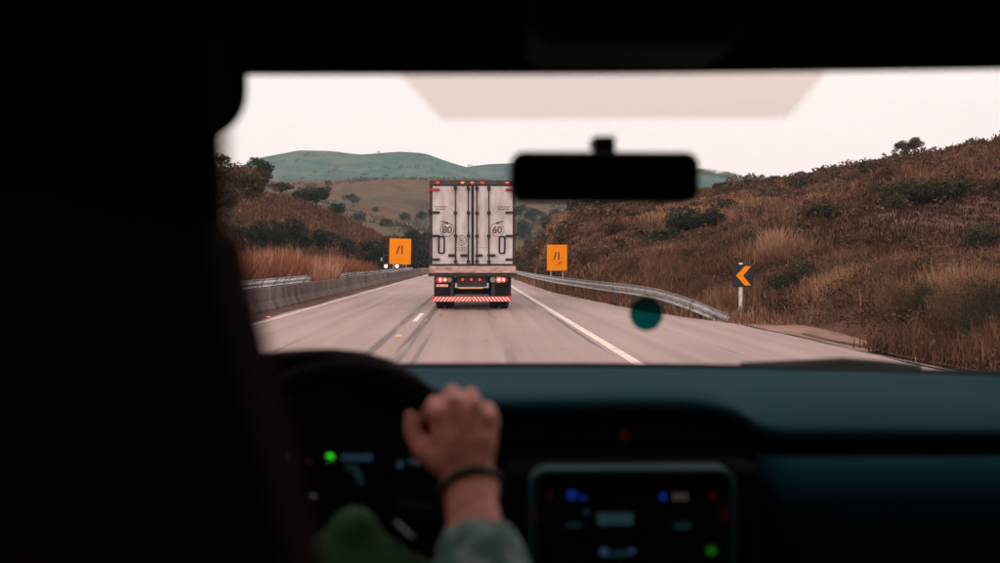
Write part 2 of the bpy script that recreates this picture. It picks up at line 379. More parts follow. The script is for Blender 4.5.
HF = Hill([-400, 0, 150, 230, 262, 300, 330, 360, 400, 425, 445, 465, 490, 520, 560, 620, 700, 720, 745, 775, 850, 1000, 1400],
          [200, 196, 186, 170, 156.5, 149, 149.5, 152.5, 150.5, 152.5, 160, 167, 163.5, 162, 165, 169, 170, 173, 178, 179.5, 194, 206, 210],
          [800] * 23, [1400] * 23, p=1.02, amp=40, ns=.0022, seed=8)
HR.build('right_hillside', M['hillR'], 240, 110, 482, 1800)
HL.build('left_hillside', M['hillL'], 150, 60, -600, 445)
HM.build('middle_hill', M['midhill'], 160, 60, 0, 900)
HF.build('far_mountain', M['mount'], 240, 70, -400, 1400)

mb = MB(); NA, rr = 72, [0.01, 6, 14, 30, 60, 120, 250, 500, 1000, 1400, 1850]
mb.grid(lambda i, j: (rr[j] * math.cos(2 * math.pi * i / NA), rr[j] * math.sin(2 * math.pi * i / NA), -.09), NA + 1, len(rr))
tag(mb.build('ground', M['soil'], fix=False), kind='structure')
# pavement edge on the right
EX = [-80, 12, 22.5, 28, 35, 46, 60, 120, 420]; EV = [6.3, 6.3, 6.2, 5.1, 4.6, 3.9, 3.7, 3.7, 3.7]
ys = [-80, -20, 0] + list(np.arange(6, 60, 1.5)) + [70, 90, 120, 200, 420]
mb = MB()
def rp(i, j):
    y = ys[j]; xe = ip(y, EX, EV) + .05 * math.sin(y * 1.7)
    xs_ = [-6.0, xe, xe + .02]; zs = [0, 0, -.1]; return (xs_[i], y, zs[i])
mb.grid(rp, 3, len(ys)); road = tag(mb.build('road', M['road'], fix=False), kind='structure')
def strip(name, x0, x1, y0, y1, m, z=.004, n=1):
    b = MB(); b.grid(lambda i, j: ((x0, x1)[i], y0 + (y1 - y0) * j / n, z), 2, n + 1); return b.build(name, m, road, fix=False)
strip('left_edge_line', -5.12, -4.99, -60, 300, M['lineY'], n=40)
strip('right_edge_line', 2.28, 2.44, -60, 300, M['line'], n=40)
for y in (7.4, 23.6, 39.6, 55.6, 71.6, 87.6, 103.6): strip('lane_dash', -1.46, -1.34, y, y + 3.9, M['line'])
# dirty verge beside the barrier
mb = MB(); mb.grid(lambda i, j: (-6.0 + .72 * i + (.06 * math.sin(j * 1.3) if i else 0), 2 + j * 2.0, .006), 2, 80)
tag(mb.build('dirty_gutter', M['soil'], road, fix=False))
mb = MB(); mb.grid(lambda i, j: ((-17.5, -9.4)[i], (-60, 350)[j], -.03), 2, 2); tag(mb.build('opposite_carriageway', M['road'], fix=False), kind='structure')
# dirt apron at the right edge + shallow drain
mb = MB()
ap = [(6.22, 23.4), (6.7, 25.3), (7.8, 24.8), (8.9, 22.6), (9.0, 19.8), (8.2, 17.6), (7.2, 16.0), (6.28, 15.6)]
mb.add([(x, y, -.012) for x, y in ap], [tuple(range(len(ap)))[::-1]]); tag(mb.build('dirt_apron', M['dirt']), kind='structure')

for k, (o0, wd_, y0, y1) in enumerate(((6.30, .10, 11.5, 22.5), (6.62, .16, 12.5, 19.5))):
    mb = MB(); mb.grid(lambda i, j: (o0 + wd_ * i + .05 * math.sin(j * .9 + k), y0 + (y1 - y0) * j / 14, .002 + .002 * k), 2, 15)
    tag(mb.build('drain_channel', M['soil'] if k else M['conc'], fix=False), kind='structure')
# ---------------------------------------------------------------- grass
def blades(name, pts, B, h, wd, lean, spread, m, tone, nrm=None, parent=None):
    """pts Nx3, h N, wd N (metres), B blades per tuft -> one mesh of real triangles"""
    N = len(pts); pts = np.asarray(pts, float)
    P = np.repeat(pts, B, 0); n = N * B
    P[:, :2] += rng.normal(0, 1, (n, 2)) * np.repeat(spread, B)[:, None]
    H = np.repeat(h, B) * rng.uniform(.45, 1.15, n); W = np.repeat(wd, B) * rng.uniform(.6, 1.4, n)
    th = rng.uniform(0, 2 * np.pi, n); ln = np.abs(rng.normal(0, lean, n))
    d = np.stack([np.cos(th), np.sin(th)], 1)
    tip = P.copy(); tip[:, :2] += d * (H * np.sin(ln))[:, None]; tip[:, 2] += H * np.cos(ln)
    mid = P.copy(); mid[:, :2] += d * (H * np.sin(ln) * .35)[:, None]; mid[:, 2] += H * np.cos(ln) * .55
    ph = rng.uniform(0, np.pi, n); s = np.stack([np.cos(ph), np.sin(ph), np.zeros(n)], 1) * (W / 2)[:, None]
    P[:, 2] -= .08
    V = np.stack([P - s * .7, P + s * .7, mid + s, mid - s, tip], 1).reshape(-1, 3)
    me = bpy.data.meshes.new(name)
    me.vertices.add(len(V)); me.vertices.foreach_set('co', V.ravel().astype(np.float32))
    base = np.arange(n) * 5
    F = np.stack([base, base + 1, base + 2, base + 3, base + 3, base + 2, base + 4], 1)
    me.loops.add(7 * n); me.loops.foreach_set('vertex_index', F.ravel().astype(np.int32))
    me.polygons.add(2 * n); me.polygons.foreach_set('loop_start', np.stack([np.arange(n) * 7, np.arange(n) * 7 + 4], 1).ravel().astype(np.int32))
    me.update(calc_edges=True)
    tn = np.clip(np.repeat(tone, B) + rng.normal(0, .17, n), 0, 1)
    at_ = me.attributes.new('tone', 'FLOAT', 'POINT'); at_.data.foreach_set('value', np.repeat(tn, 5).astype(np.float32))
    me.materials.append(m)
    o = bpy.data.objects.new(name, me); col.objects.link(o); return o
def fn(x, y, s, sd=0): return noise.fractal(Vector((x * s, y * s, sd)), .9, 2, 4)

def hill_pts(H, n, u0, u1, v0=0, v1=1, pw=1.0):
    P = []; Y = []
    for _ in range(n):
        u = random.uniform(u0, u1); t = v0 + (v1 - v0) * random.random() ** pw
        p = H.pt(u, t); P.append(p); Y.append(p.y)
    return np.array(P), np.array(Y)
P, Y = hill_pts(HR, 46000, 495, 1120, 0.0, 1.03, 1.5)
dens = np.array([fn(p[0], p[1], .12, 2) for p in P]); keep = (dens > -.95) & ~((P[:, 0] < 8.8) & (P[:, 1] < 25.5) & (P[:, 1] > 16.5)); P, Y, dens = P[keep], Y[keep], dens[keep]
big = np.array([fn(p[0], p[1], .035, 9) for p in P])
H_ = np.clip(.27 + .34 * dens, .10, .9) * (.7 + .004 * Y)
tag(blades('dry_hillside_grass', P, 9, H_, .012 + .0007 * Y, 1.0, .13 + .0022 * Y, M['grass'], np.clip(.40 + .5 * big + .25 * dens, 0, 1)),
    'knee high rust brown dry grass over the right hillside', 'dry grass', kind='stuff')
# taller grass along the right foot, near the camera
P, Y = hill_pts(HR, 5600, 640, 1150, 0.0, .16, 1.0)
keep = ~((P[:, 0] < 8.6 + .3 * np.sin(P[:, 1] * 3)) & (P[:, 1] < 25.5) & (P[:, 1] > 16.6)); P, Y = P[keep], Y[keep]
dens = np.array([fn(p[0], p[1], .3, 4) for p in P])
tag(blades('tall_verge_grass', P, 20, np.clip(.48 + .5 * dens, .15, 1.1), .007 + .0004 * Y, .85, np.full(len(P), .16), M['grass'], np.clip(.36 + .5 * dens, 0, 1)),
    'straw coloured tall dry grass along the right road edge', 'dry grass', kind='stuff')
# fringe at the foot of the right guardrail / bank
q = []
for _ in range(2600):
    y = random.uniform(22, 110); x = ip(y, EX, EV) + abs(random.gauss(.5, .5)) + .12; q.append((x, y, -.06))
q = np.array(q)
tag(blades('guardrail_fringe_grass', q, 10, rng.uniform(.2, .55, len(q)), .008 + .0005 * q[:, 1], .6, np.full(len(q), .12), M['grass'], rng.uniform(.35, .8, len(q))),
    'short dry grass fringe behind the right guardrail', 'dry grass', kind='stuff')
# reeds behind the left barrier
q = []
for _ in range(7000):
    y = 16 + 56 * random.random() ** 1.3; q.append((random.uniform(-9.1, -7.1), y, -.08))
q = np.array(q); dn = np.array([.6 * fn(p[0] * 2, p[1], .22, 6) + .5 * fn(p[0] * 2, p[1], .9, 7) for p in q])
tag(blades('tall_median_grass', q, 13, np.clip(1.45 + .9 * dn, .5, 2.2), .012 + .0006 * q[:, 1], .42, np.full(len(q), .20), M['reed'], np.clip(.33 + .5 * dn, 0, 1)),
    'tall orange brown dry grass behind the left concrete barrier', 'dry grass', kind='stuff')
q = np.array([(random.uniform(-6.62, -6.45), random.uniform(40, 47), 0.0) for _ in range(60)])
tag(blades('pale_grass_clump', q, 14, rng.uniform(1.2, 1.8, 60), np.full(60, .03), .25, np.full(60, .12), M['reed'], rng.uniform(.7, 1, 60)),
    'pale pinkish grass clump hanging over the left barrier', 'dry grass', kind='stuff')
P, Y = hill_pts(HL, 9000, 190, 440, 0, 1.0, 1.0)
tag(blades('left_slope_grass', P, 8, rng.uniform(.25, .6, len(P)), np.full(len(P), .11), 1.1, np.full(len(P), .6), M['grass'], np.clip(rng.normal(.40, .12, len(P)), 0, 1)),
    'reddish brown grass over the left hillside', 'dry grass', kind='stuff')
# small scrub flecks on the middle hill
P, Y = hill_pts(HM, 4500, 180, 600, .05, 1.0, 1.0)
dn = np.array([fn(p[0], p[1], .012, 3) for p in P]); k = dn > -.1; P = P[k]
tag(blades('middle_hill_scrub', P, 5, rng.uniform(.8, 1.9, len(P)), np.full(len(P), .5), .7, np.full(len(P), 1.6), M['leafolive'], rng.uniform(.3, 1, len(P))),
    'low olive scrub dotted over the middle hill', 'scrub', kind='stuff')

# ---------------------------------------------------------------- trees and bushes
def leafmesh(name, clumps, nleaf, ls, m, seed, shell=.55, lean=.5, far=False):
    r = np.random.default_rng(seed)
    C = np.array([c[:3] for c in clumps]); S = np.array([c[3] for c in clumps]); vol = S ** 2; idx = r.choice(len(C), nleaf, p=vol / vol.sum())
    d = r.normal(0, 1, (nleaf, 3)); d /= np.linalg.norm(d, axis=1)[:, None]
    rad = S[idx] * (shell + (1.12 - shell) * r.random(nleaf) ** .8)
    P = C[idx] + d * rad[:, None] * np.array([1, 1, .72])
    a = r.normal(0, 1, (nleaf, 3)); a /= np.linalg.norm(a, axis=1)[:, None]
    b = np.cross(a, r.normal(0, 1, (nleaf, 3))); b /= np.linalg.norm(b, axis=1)[:, None]
    L = ls * r.uniform(.5, 1.3, nleaf)[:, None]
    if far: L = L * np.clip(P[:, 1:2] / 70, .22, 1.4)
    V = np.stack([P - a * L, P + b * L * .5, P + a * L, P - b * L * .5], 1).reshape(-1, 3)
    me = bpy.data.meshes.new(name); me.vertices.add(len(V)); me.vertices.foreach_set('co', V.ravel().astype(np.float32))
    me.loops.add(4 * nleaf); me.loops.foreach_set('vertex_index', np.arange(4 * nleaf, dtype=np.int32))
    me.polygons.add(nleaf); me.polygons.foreach_set('loop_start', np.arange(0, 4 * nleaf, 4, dtype=np.int32)); me.update(calc_edges=True)
    ct = r.uniform(.1, .9, len(C)); tn = np.clip(ct[idx] + r.normal(0, .15, nleaf), 0, 1)
    t = me.attributes.new('tone', 'FLOAT', 'POINT'); t.data.foreach_set('value', np.repeat(tn, 4).astype(np.float32)); me.materials.append(m)
    return me
def tree_meshes(kind, seed, m, nleaf, ls):
    """unit tree of height 1"""
    r = random.Random(seed); tr = MB(); clumps = []
    if kind == 'tree':
        top = Vector((r.uniform(-.05, .05), r.uniform(-.05, .05), .62)); tr.tube([(0, 0, -.06), (0.01, 0, .18), (top.x * .6, top.y * .6, .4), top], [.035, .027, .02, .01], 7)
        for k in range(11):
            th = r.uniform(0, 6.28); z0 = r.uniform(.24, .5); rad = r.uniform(.16, .36); z1 = z0 + r.uniform(.08, .38)
            e_ = Vector((math.cos(th) * rad, math.sin(th) * rad, min(z1, .86)))
            tr.tube([(0.01, 0, z0), (e_.x * .5, e_.y * .5, z0 + (e_.z - z0) * .35), e_], [.016, .011, .004], 5)
            clumps.append((e_.x, e_.y, e_.z, r.uniform(.10, .19)))
            if r.random() < .6: clumps.append((e_.x * 1.15 + r.uniform(-.08, .08), e_.y * 1.15 + r.uniform(-.08, .08), e_.z - r.uniform(.02, .14), r.uniform(.07, .13)))
        for k in range(4): clumps.append((r.uniform(-.16, .16), r.uniform(-.16, .16), r.uniform(.68, .86), r.uniform(.11, .17)))
    elif kind == 'open':
        for s_ in range(3):
            dx, dy = r.uniform(-.25, .25), r.uniform(-.2, .2); tr.tube([(0, 0, -.05), (dx * .4, dy * .4, .25), (dx, dy, .7)], [.024, .016, .006], 6)
            for k in range(5):
                th = r.uniform(0, 6.28); q_ = r.uniform(.12, .3); e_ = (dx + math.cos(th) * q_, dy + math.sin(th) * q_, r.uniform(.45, .92))
                tr.tube([(dx * .7, dy * .7, .45), e_], [.01, .003], 5); clumps.append((*e_, r.uniform(.06, .12)))
    else:
        for k in range(9):
            th = r.uniform(0, 6.28); q_ = r.uniform(.1, .62); e_ = (math.cos(th) * q_, math.sin(th) * q_, r.uniform(.25, .8) * (1 - .45 * q_))
            tr.tube([(0, 0, -.08), (e_[0] * .4, e_[1] * .4, e_[2] * .6), e_], [.02, .012, .004], 5); clumps.append((*e_, r.uniform(.18, .32)))
            clumps.append((e_[0] * 1.2, e_[1] * 1.2, e_[2] * .45, r.uniform(.14, .24)))
    tm = tr.mesh('trunk'); tm.materials.append(M['bark']); tm.polygons.foreach_set('use_smooth', [True] * len(tm.polygons))
    return tm, leafmesh('crown', clumps, nleaf, ls, m, seed)
PROTO = {}
for i in range(3):
    PROTO['bushfine', i] = tree_meshes('bush', 90 + i, M[('leafbrown', 'leafolive', 'leafbrown')[i]], 11000, .016)
    PROTO['dark', i] = tree_meshes('tree', 20 + i, M['leafdark'], 2600, .030)
    PROTO['brown', i] = tree_meshes('tree', 30 + i, M['leafbrown'], 4200, .025)
    PROTO['olive', i] = tree_meshes('tree', 40 + i, M['leafolive'], 2200, .030)
    PROTO['open', i] = tree_meshes('open', 50 + i, M['leafbrown'], 1300, .026)
    PROTO['bushdarkfine', i] = tree_meshes('bush', 95 + i, M['leafdark'], 8000, .022)
    PROTO['bushdark', i] = tree_meshes('bush', 60 + i, M['leafdark'], 2600, .045)
    PROTO['bushbrown', i] = tree_meshes('bush', 70 + i, M['leafbrown'], 2200, .045)
    PROTO['busholive', i] = tree_meshes('bush', 80 + i, M['leafolive'], 2200, .045)
def plant(kind, v, loc, h, wd, label, cat='tree', group=None, rz=None, name=None):
    tm, cm = PROTO[kind, v]
    o = empty(name or ('shrub' if 'bush' in kind else 'tree'), loc, random.uniform(0, 6.28) if rz is None else rz, label=label, cat=cat, group=group)
    o.scale = (wd, wd, h)
    for n_, me in (('stem' if 'bush' in kind else 'trunk', tm), ('crown', cm)):
        c = bpy.data.objects.new(n_, me); col.objects.link(c); c.parent = o
    return o
def on(H, px, py, lo=0.0, hi=1.03):
    """surface point of hill H seen at pixel px,py (first hit)"""
    for k in range(200):
        t = lo + (hi - lo) * k / 199; p = H.pt(px, t); d = (p - EYE); q = RM.transposed() @ d
        if -q.y / -q.z * FP + 281.5 <= py: return p
    return H.pt(px, hi)
def hplant(H, kind, v, px, py, hpx, wpx, label, **k):
    """px,py: foot; height and crown width in pixels"""
    p = on(H, px, py); f = p.y / FP; unit = .78 if 'bush' not in kind else 1.5
    return plant(kind, v, p - Vector((0, 0, .05)), hpx * f, wpx * f / unit, label, **k)
# left side
hplant(HL, 'brown', 0, 232, 236, 84, 66, 'large brown leaved tree at the left, beside the dark driver silhouette')
hplant(HL, 'brown', 1, 206, 240, 78, 60, 'brown leaved tree mostly hidden behind the driver', )
hplant(HL, 'open', 0, 214, 200, 47, 40, 'thin open topped tree rising at the extreme left of the hill')
hplant(HL, 'dark', 0, 258, 198, 42, 34, 'dark green round tree right of the large brown tree')
hplant(HL, 'olive', 1, 281, 198, 18, 22, 'small round olive tree on the crest of the left hill', cat='tree')
hplant(HL, 'bushdark', 1, 304, 202, 20, 30, 'dark bushy tree at the left end of the crest row', cat='tree', name='tree')
hplant(HL, 'dark', 2, 317, 209, 24, 26, 'dark green tree, tallest of the row running down the crest', cat='tree')
hplant(HL, 'bushdark', 0, 333, 213, 14, 22, 'low dark tree at the downhill end of the crest row', cat='shrub')
labs = ['dark green shrub below the large brown tree, first of the scrub belt', 'dark shrub in the scrub belt under the crest of the left hill',
        'broad dark shrub in the middle of the scrub belt', 'dark shrub above the tall median grass, right of the broad one', 'small dark shrub where the scrub belt thins out']
for (px, py, h, wd, v), lb in zip(((252, 250, 34, 50, 0), (272, 250, 36, 44, 1), (294, 251, 36, 48, 2), (318, 252, 30, 40, 0), (340, 252, 22, 34, 1)), labs):
    hplant(HL, 'bushdark', v, px, py - 1, h, wd, lb, cat='shrub', group='shrubs of the scrub belt on the left slope')
# belt of dark trees round the left sign
for i, (px, h, Yd) in enumerate(((346, 30, 150), (358, 22, 165), (369, 34, 170), (381, 26, 185), (392, 38, 200), (404, 30, 210), (414, 42, 215), (424, 34, 235), (434, 40, 240), (446, 34, 250), (462, 32, 262), (480, 34, 270), (498, 36, 268))):
    p = at(px, 262, Yd); p.z = -.1
    plant(('dark', 'bushdark', 'olive')[(i * 2) % 3], i % 3, p, h * Yd / FP, h * 1.15 * Yd / FP, 'dark green tree in the dense belt behind the left orange sign and truck', group='trees of the dark belt in the valley')
for (px, py, h, wd, k, lb) in ((329, 188, 8, 9, 'dark', 'tiny lone tree near the top of the pale middle hill, leftmost'),
                               (345, 206, 12, 9, 'open', 'slim small tree on the middle hill left of its bushier neighbour'),
                               (353, 207, 14, 15, 'dark', 'flat topped small tree on the middle hill'),
                               (361, 220, 10, 18, 'bushdark', 'low dark bush on the middle hill below the flat topped tree'),
                               (405, 220, 10, 16, 'busholive', 'olive bush on the middle hill left of the truck'),
                               (422, 218, 9, 13, 'bushdark', 'dark bush on the middle hill touching the left side of the truck'),
                               (388, 226, 10, 16, 'bushdark', 'dark bush on the middle hill above the left orange sign'),
                               (377, 212, 6, 9, 'busholive', 'faint olive bush on the middle hill')):
    hplant(HM, k, 0, px, py, h, wd, lb, cat='tree' if 'tree' in lb else 'bush')
cl = []
for _ in range(330):
    u = random.choice((random.uniform(690, 790), random.uniform(230, 530))); p = HF.pt(u, random.uniform(.96, 1.0) if u > 600 else random.uniform(.2, 1.0)); s_ = random.uniform(1.5, 4.5) * (1.0 if u < 600 else 1.5); cl.append((p.x, p.y, p.z + s_ * .3, s_))
o = bpy.data.objects.new('mountain_woodland', leafmesh('mountain_woodland', cl, 16000, .9, M['leafolive'], 77)); col.objects.link(o); tag(o, 'distant woodland specks on the blue green mountain', 'woodland', kind='stuff')
# right of the truck
for (px, py, h, wd, k, v, lb) in ((521, 222, 18, 16, 'dark', 0, 'dark tree in the valley touching the right side of the truck'),
                                  (532, 226, 20, 20, 'dark', 1, 'blue green round tree in the valley right of the truck'),
                                  (545, 224, 14, 22, 'bushdark', 1, 'flat dark bush in the valley under the mirror'),
                                  (525, 238, 20, 26, 'bushdark', 2, 'dark bush low in the valley beside the truck'),
                                  (556, 215, 8, 16, 'bushdark', 0, 'small dark bush where the right spur meets the valley'),
                                  (538, 244, 18, 22, 'busholive', 0, 'olive bush at the valley bottom above the right bank')):
    hplant(HM, k, v, px, py, h, wd, lb, cat='tree' if 'tree' in lb else 'bush')
hplant(HR, 'brown', 2, 900, 160, 25, 19, 'lone brown tree on the right ridge against the sky, its left crown')
hplant(HR, 'brown', 1, 914, 158, 23, 20, 'lone brown tree on the right ridge against the sky, its right crown')
RB = [(655, 246, 16, 40, 'bushdark', 0, 'dark green shrub low on the right hill, above the bend of the guardrail'),
      (690, 228, 18, 42, 'bushdark', 1, 'dark green spreading shrub just under the right end of the mirror'),
      (716, 226, 14, 28, 'bushdark', 2, 'smaller dark shrub to the right of the spreading one'),
      (668, 256, 8, 24, 'busholive', 1, 'olive shrub below the lowest dark green one'),
      (705, 300, 18, 30, 'bushfine', 0, 'rust brown shrub left of the chevron sign'),
      (796, 300, 26, 46, 'bushdarkfine', 0, 'dark shrub to the right of the chevron sign'),
      (822, 294, 22, 34, 'busholive', 2, 'olive scrub right of the dark shrub near the chevron'),
      (888, 178, 14, 26, 'bushbrown', 1, 'brown bush just below the lone ridge tree'),
      (900, 205, 22, 60, 'busholive', 0, 'dull olive thicket high on the right hill below the ridge tree'),
      (950, 196, 16, 70, 'busholive', 1, 'long low olive thicket near the top right of the hill'),
      (985, 188, 14, 50, 'bushbrown', 2, 'brown thicket at the top right edge of the picture'),
      (860, 250, 16, 40, 'bushbrown', 0, 'brown bush halfway up the right hill'),
      (770, 232, 14, 30, 'bushbrown', 1, 'brown bush above the chevron sign'),
      (745, 252, 14, 34, 'busholive', 0, 'olive bush directly behind the chevron sign'),
      (930, 262, 22, 50, 'bushbrown', 2, 'broad brown bush in the middle of the right hillside'),
      (985, 250, 22, 46, 'busholive', 1, 'olive bush at the right edge halfway up the hill'),
      (900, 330, 34, 46, 'bushfine', 0, 'rust brown scrub by the road edge at the lower right'),
      (955, 345, 46, 60, 'bushfine', 2, 'large red brown scrub in the right foreground'),
      (998, 356, 56, 60, 'bushfine', 1, 'olive brown scrub cut by the right edge of the picture'),
      (930, 322, 36, 40, 'bushfine', 1, 'dark olive bush between the two foreground scrub clumps'),
      (610, 236, 14, 26, 'bushbrown', 2, 'brown bush on the spur above the right orange sign'),
      (590, 262, 12, 22, 'bushbrown', 0, 'brown bush to the right of the right orange sign'),
      (635, 274, 14, 30, 'bushbrown', 1, 'brown bush above the middle of the right guardrail'),
      (532, 268, 10, 12, 'busholive', 1, 'small dark bush at the foot of the bank near the truck'),
      (665, 200, 10, 40, 'busholive', 2, 'olive scrub along the ridge under the mirror'),
      (830, 215, 12, 50, 'busholive', 0, 'flat olive scrub patch on the upper right hill')]
for r_ in RB: hplant(HR, r_[4], r_[5], r_[0], r_[1] + (3 if r_[1] < 290 else 0), r_[2] * 1.7, r_[3] * 1.15, r_[6], cat='shrub')
# scattered small brush, too many to count
def brush(H, n, u0, u1, v0, v1, s0, s1, m, name, label, sd, ridge=False):
    cl = []; r = random.Random(sd)
    for _ in range(n):
        u = r.uniform(u0, u1); t = r.uniform(v0, v1); p = H.pt(u, t)
        s = r.uniform(s0, s1) * (.4 + p.y / 90)
        cl.append((p.x, p.y, p.z + s * .35, s))
        cl.append((p.x + r.uniform(-s, s), p.y + r.uniform(-s, s), p.z + s * .15, s * .6))
    me = leafmesh(name, cl, n * 90, .15, m, sd, shell=.3, far=True); o = bpy.data.objects.new(name, me); col.objects.link(o)
    return tag(o, label, 'brush', kind='stuff')
brush(HR, 560, 500, 1100, .01, .98, .25, .85, M['leafbrown'], 'hillside_brush', 'scattered dead brown brush over the right hillside', 5)
brush(HR, 230, 500, 1100, .03, .98, .3, .7, M['leafolive'], 'olive_brush', 'scattered olive brush over the right hillside', 6)
brush(HR, 260, 780, 1100, .004, .12, .5, 1.0, M['leafbrown'], 'verge_brush', 'tangled reddish brush mixed into the grass by the right road edge', 12)
brush(HR, 70, 620, 1050, .985, 1.01, .15, .4, M['leafbrown'], 'ridge_brush', 'small tufts of brush along the right ridge line', 8)

# ---------------------------------------------------------------- barriers and rails
bar = empty('concrete_barrier', (-6.1, 0, 0), label='long weathered concrete barrier along the left edge of the road', cat='barrier')
prof = [(-.02 - .14, 0), (.20, 0), (.20, .08), (.09, .30), (.05, .68), (-.10, .68), (-.14, .30), (-.16, .1)]
segm = None
L_ = 2.985
b = MB(); b.prism(prof, 0, L_)
for k in range(38):
    if segm is None:
        o = b.build('segment', M['conc'], bar, bevel=.006); segm = o
    else:
        o = segm.copy(); col.objects.link(o)
    o.parent = bar; o.location = (random.uniform(-.004, .004), 2 + k * 3.0, random.uniform(-.006, .006))
def wbeam(path, zc, name, m, parent, h=.31, faceside=-1):
    """corrugated rail swept along path of (x,y,z)"""
    pr = [(0, -.5), (.35, -.42), (1, -.28), (.35, -.14), (0, 0), (.35, .14), (1, .28), (.35, .42), (0, .5)]
    mb_ = MB(); n = len(path)
    def P_(i, j):
        x, y, z = path[j]; a_ = Vector(path[min(j + 1, n - 1)]) - Vector(path[max(j - 1, 0)]); a_.z = 0; a_.normalize(); nr = Vector((-a_.y, a_.x, 0)) * -faceside
        o_, q_ = pr[i]; return Vector((x, y, z + zc + q_ * h)) + nr * (o_ * .08)
    mb_.grid(P_, len(pr), n); o = mb_.build(name, m, parent, smooth=True, fix=False)
    s_ = o.modifiers.new('thickness', 'SOLIDIFY'); s_.thickness = .006; return o
lr = empty('median_guardrail', (0, 0, 0), label='pale steel guardrail standing just behind the left concrete barrier', cat='guardrail')
wbeam([(-6.55, y, .79) for y in np.arange(4, 41, 4)], 0, 'rail', M['palerail'], lr, .26)
wbeam([(-6.55, y, .78) for y in np.arange(40.3, 112, 4)], 0, 'rail', M['steel'], lr, .22)
for y in np.arange(4, 110, 4): MB().box(-6.72, -6.62, y - .05, y + .05, -.1, .88).build('post', M['steel'], lr)
rr_ = empty('guardrail', (0, 0, 0), label='galvanised guardrail curving along the right shoulder with a turned down end', cat='guardrail')
key = [(3.75, 100, .6), (3.7, 75, .6), (3.75, 58, .6), (3.95, 46, .6), (4.5, 35, .6), (4.95, 29.5, .6), (5.3, 27, .53), (5.75, 25, .32), (6.2, 23.4, .02)]
tt = np.linspace(0, 8, 66); path = [(float(np.interp(t, range(9), [k[0] for k in key])), float(np.interp(t, range(9), [k[1] for k in key])), float(np.interp(t, range(9), [k[2] for k in key]))) for t in tt]
pa = np.array(path)
for _ in range(6): pa[1:-1] = (pa[:-2] + 2 * pa[1:-1] + pa[2:]) / 4
path = [tuple(map(float, p)) for p in pa]
wbeam(path, 0, 'rail', M['steel'], rr_, .31, faceside=-1)
for k in range(0, 60, 4):
    x, y, z = path[k]; MB().box(x + .05, x + .13, y - .04, y + .04, -.1, z + .10).build('post', M['truckframe'], rr_)
# road studs
def stud(x, y, m, lb):
    o = empty('road_stud', (x, y, .004), label=lb, cat='road stud')
    MB().prism([(-.06, 0), (.06, 0), (.045, .022), (-.045, .022)], -.05, .05).build('housing', M['white'], o, bevel=.004)
    MB().box(-.045, .045, -.058, -.0505, .003, .02).build('reflector', m, o)  # reflected light put in as the reflector's own emission
stud(-1.42, 18.9, M['amber'], 'small road stud on the dashed lane line, near the camera')
stud(-5.32, 25.6, M['amber'], 'small amber road stud beside the left edge line')

# ---------------------------------------------------------------- signs
def orange_sign(loc, wd, h, z0, lean, label, kind):
    o = empty('roadworks_sign', loc, label=label, cat='road sign'); o.rotation_euler = (0, R(lean), 0)
    MB().prism(rrect(-wd / 2, wd / 2, z0, z0 + h, .04), 0, .03).build('panel', M['orange'], o)
    for sx_ in (-.3, .3): MB().box(sx_ * wd - .04, sx_ * wd + .04, .035, .11, -.15, z0 + h * .9).build('post', M['steel'], o)
    cz = z0 + h * .57; k = wd / 1.6
    # narrowing lanes symbol: one slanting bar, one upright bar with a bend
    b = MB(); b.prism([(-.30 * k, cz - .32 * k), (-.20 * k, cz - .32 * k), (-.02 * k, cz + .30 * k), (-.12 * k, cz + .30 * k)], -.012, -.004); b.build('symbol', M['black'], o)
    b = MB(); b.prism([(.10 * k, cz - .32 * k), (.20 * k, cz - .32 * k), (.18 * k, cz + .32 * k), (.08 * k, cz + .32 * k)], -.012, -.004); b.build('symbol', M['black'], o)
    if kind == 1:
        b = MB(); c = z0 + h * .28
        b.prism([(.05 * k, c), (.2 * k, c - .14 * k), (.42 * k, c + .08 * k), (.3 * k, c + .2 * k)], -.012, -.004)
        b.prism([(-.15 * k, c - .1 * k), (.1 * k, c - .22 * k), (.12 * k, c - .17 * k), (-.12 * k, c - .04 * k)], -.012, -.004)
        b.build('worn_patch', mat('worn_red_print', (.75, .10, .02), .6), o)
    else:
        b = MB(); c = z0 + h * .16
        for i in range(5): b.box(-.42 * k + i * .17 * k, -.36 * k + i * .17 * k, -.010, -.004, c, c + .035 * k)
        tag(b.build('fine_print', mat('dark_orange_print', (.35, .07, .01), .6), o), kind='stuff')
    return o
pL = at(399.5, 262, 92)
orange_sign((pL.x, 92, 0), 2.03, 2.42, 1.24, 1.5, 'orange roadworks sign with lane narrows symbol, left of the truck', 0)
pR = at(557, 262, 60)
orange_sign((pR.x, 60, .0), 1.24, 1.60, .92, 0, 'orange roadworks sign with lane narrows symbol and worn patch, right of the truck', 1)
pC = at(743, 262, 26)
ch = empty('chevron_sign', (pC.x, 26, 0), label='black curve marker with an orange chevron on a white post', cat='road sign')
z0 = at(743, 287, 26).z; z1 = at(743, 264.5, 26).z; hw = .285
MB().prism(rrect(-hw, hw, z0, z1, .03), 0, .02).build('panel', M['black'], ch)
zc = (z0 + z1) / 2; hh = (z1 - z0) / 2 * .86
MB().prism([(-.19, zc), (.05, zc - hh), (.22, zc - hh), (-.0, zc), (.22, zc + hh), (.05, zc + hh)], -.012, -.004).build('chevron', M['orange'], ch)
MB().box(-.085, .0, .025, .105, -.15, z1 + .05).build('post', M['white'], ch, bevel=.008)

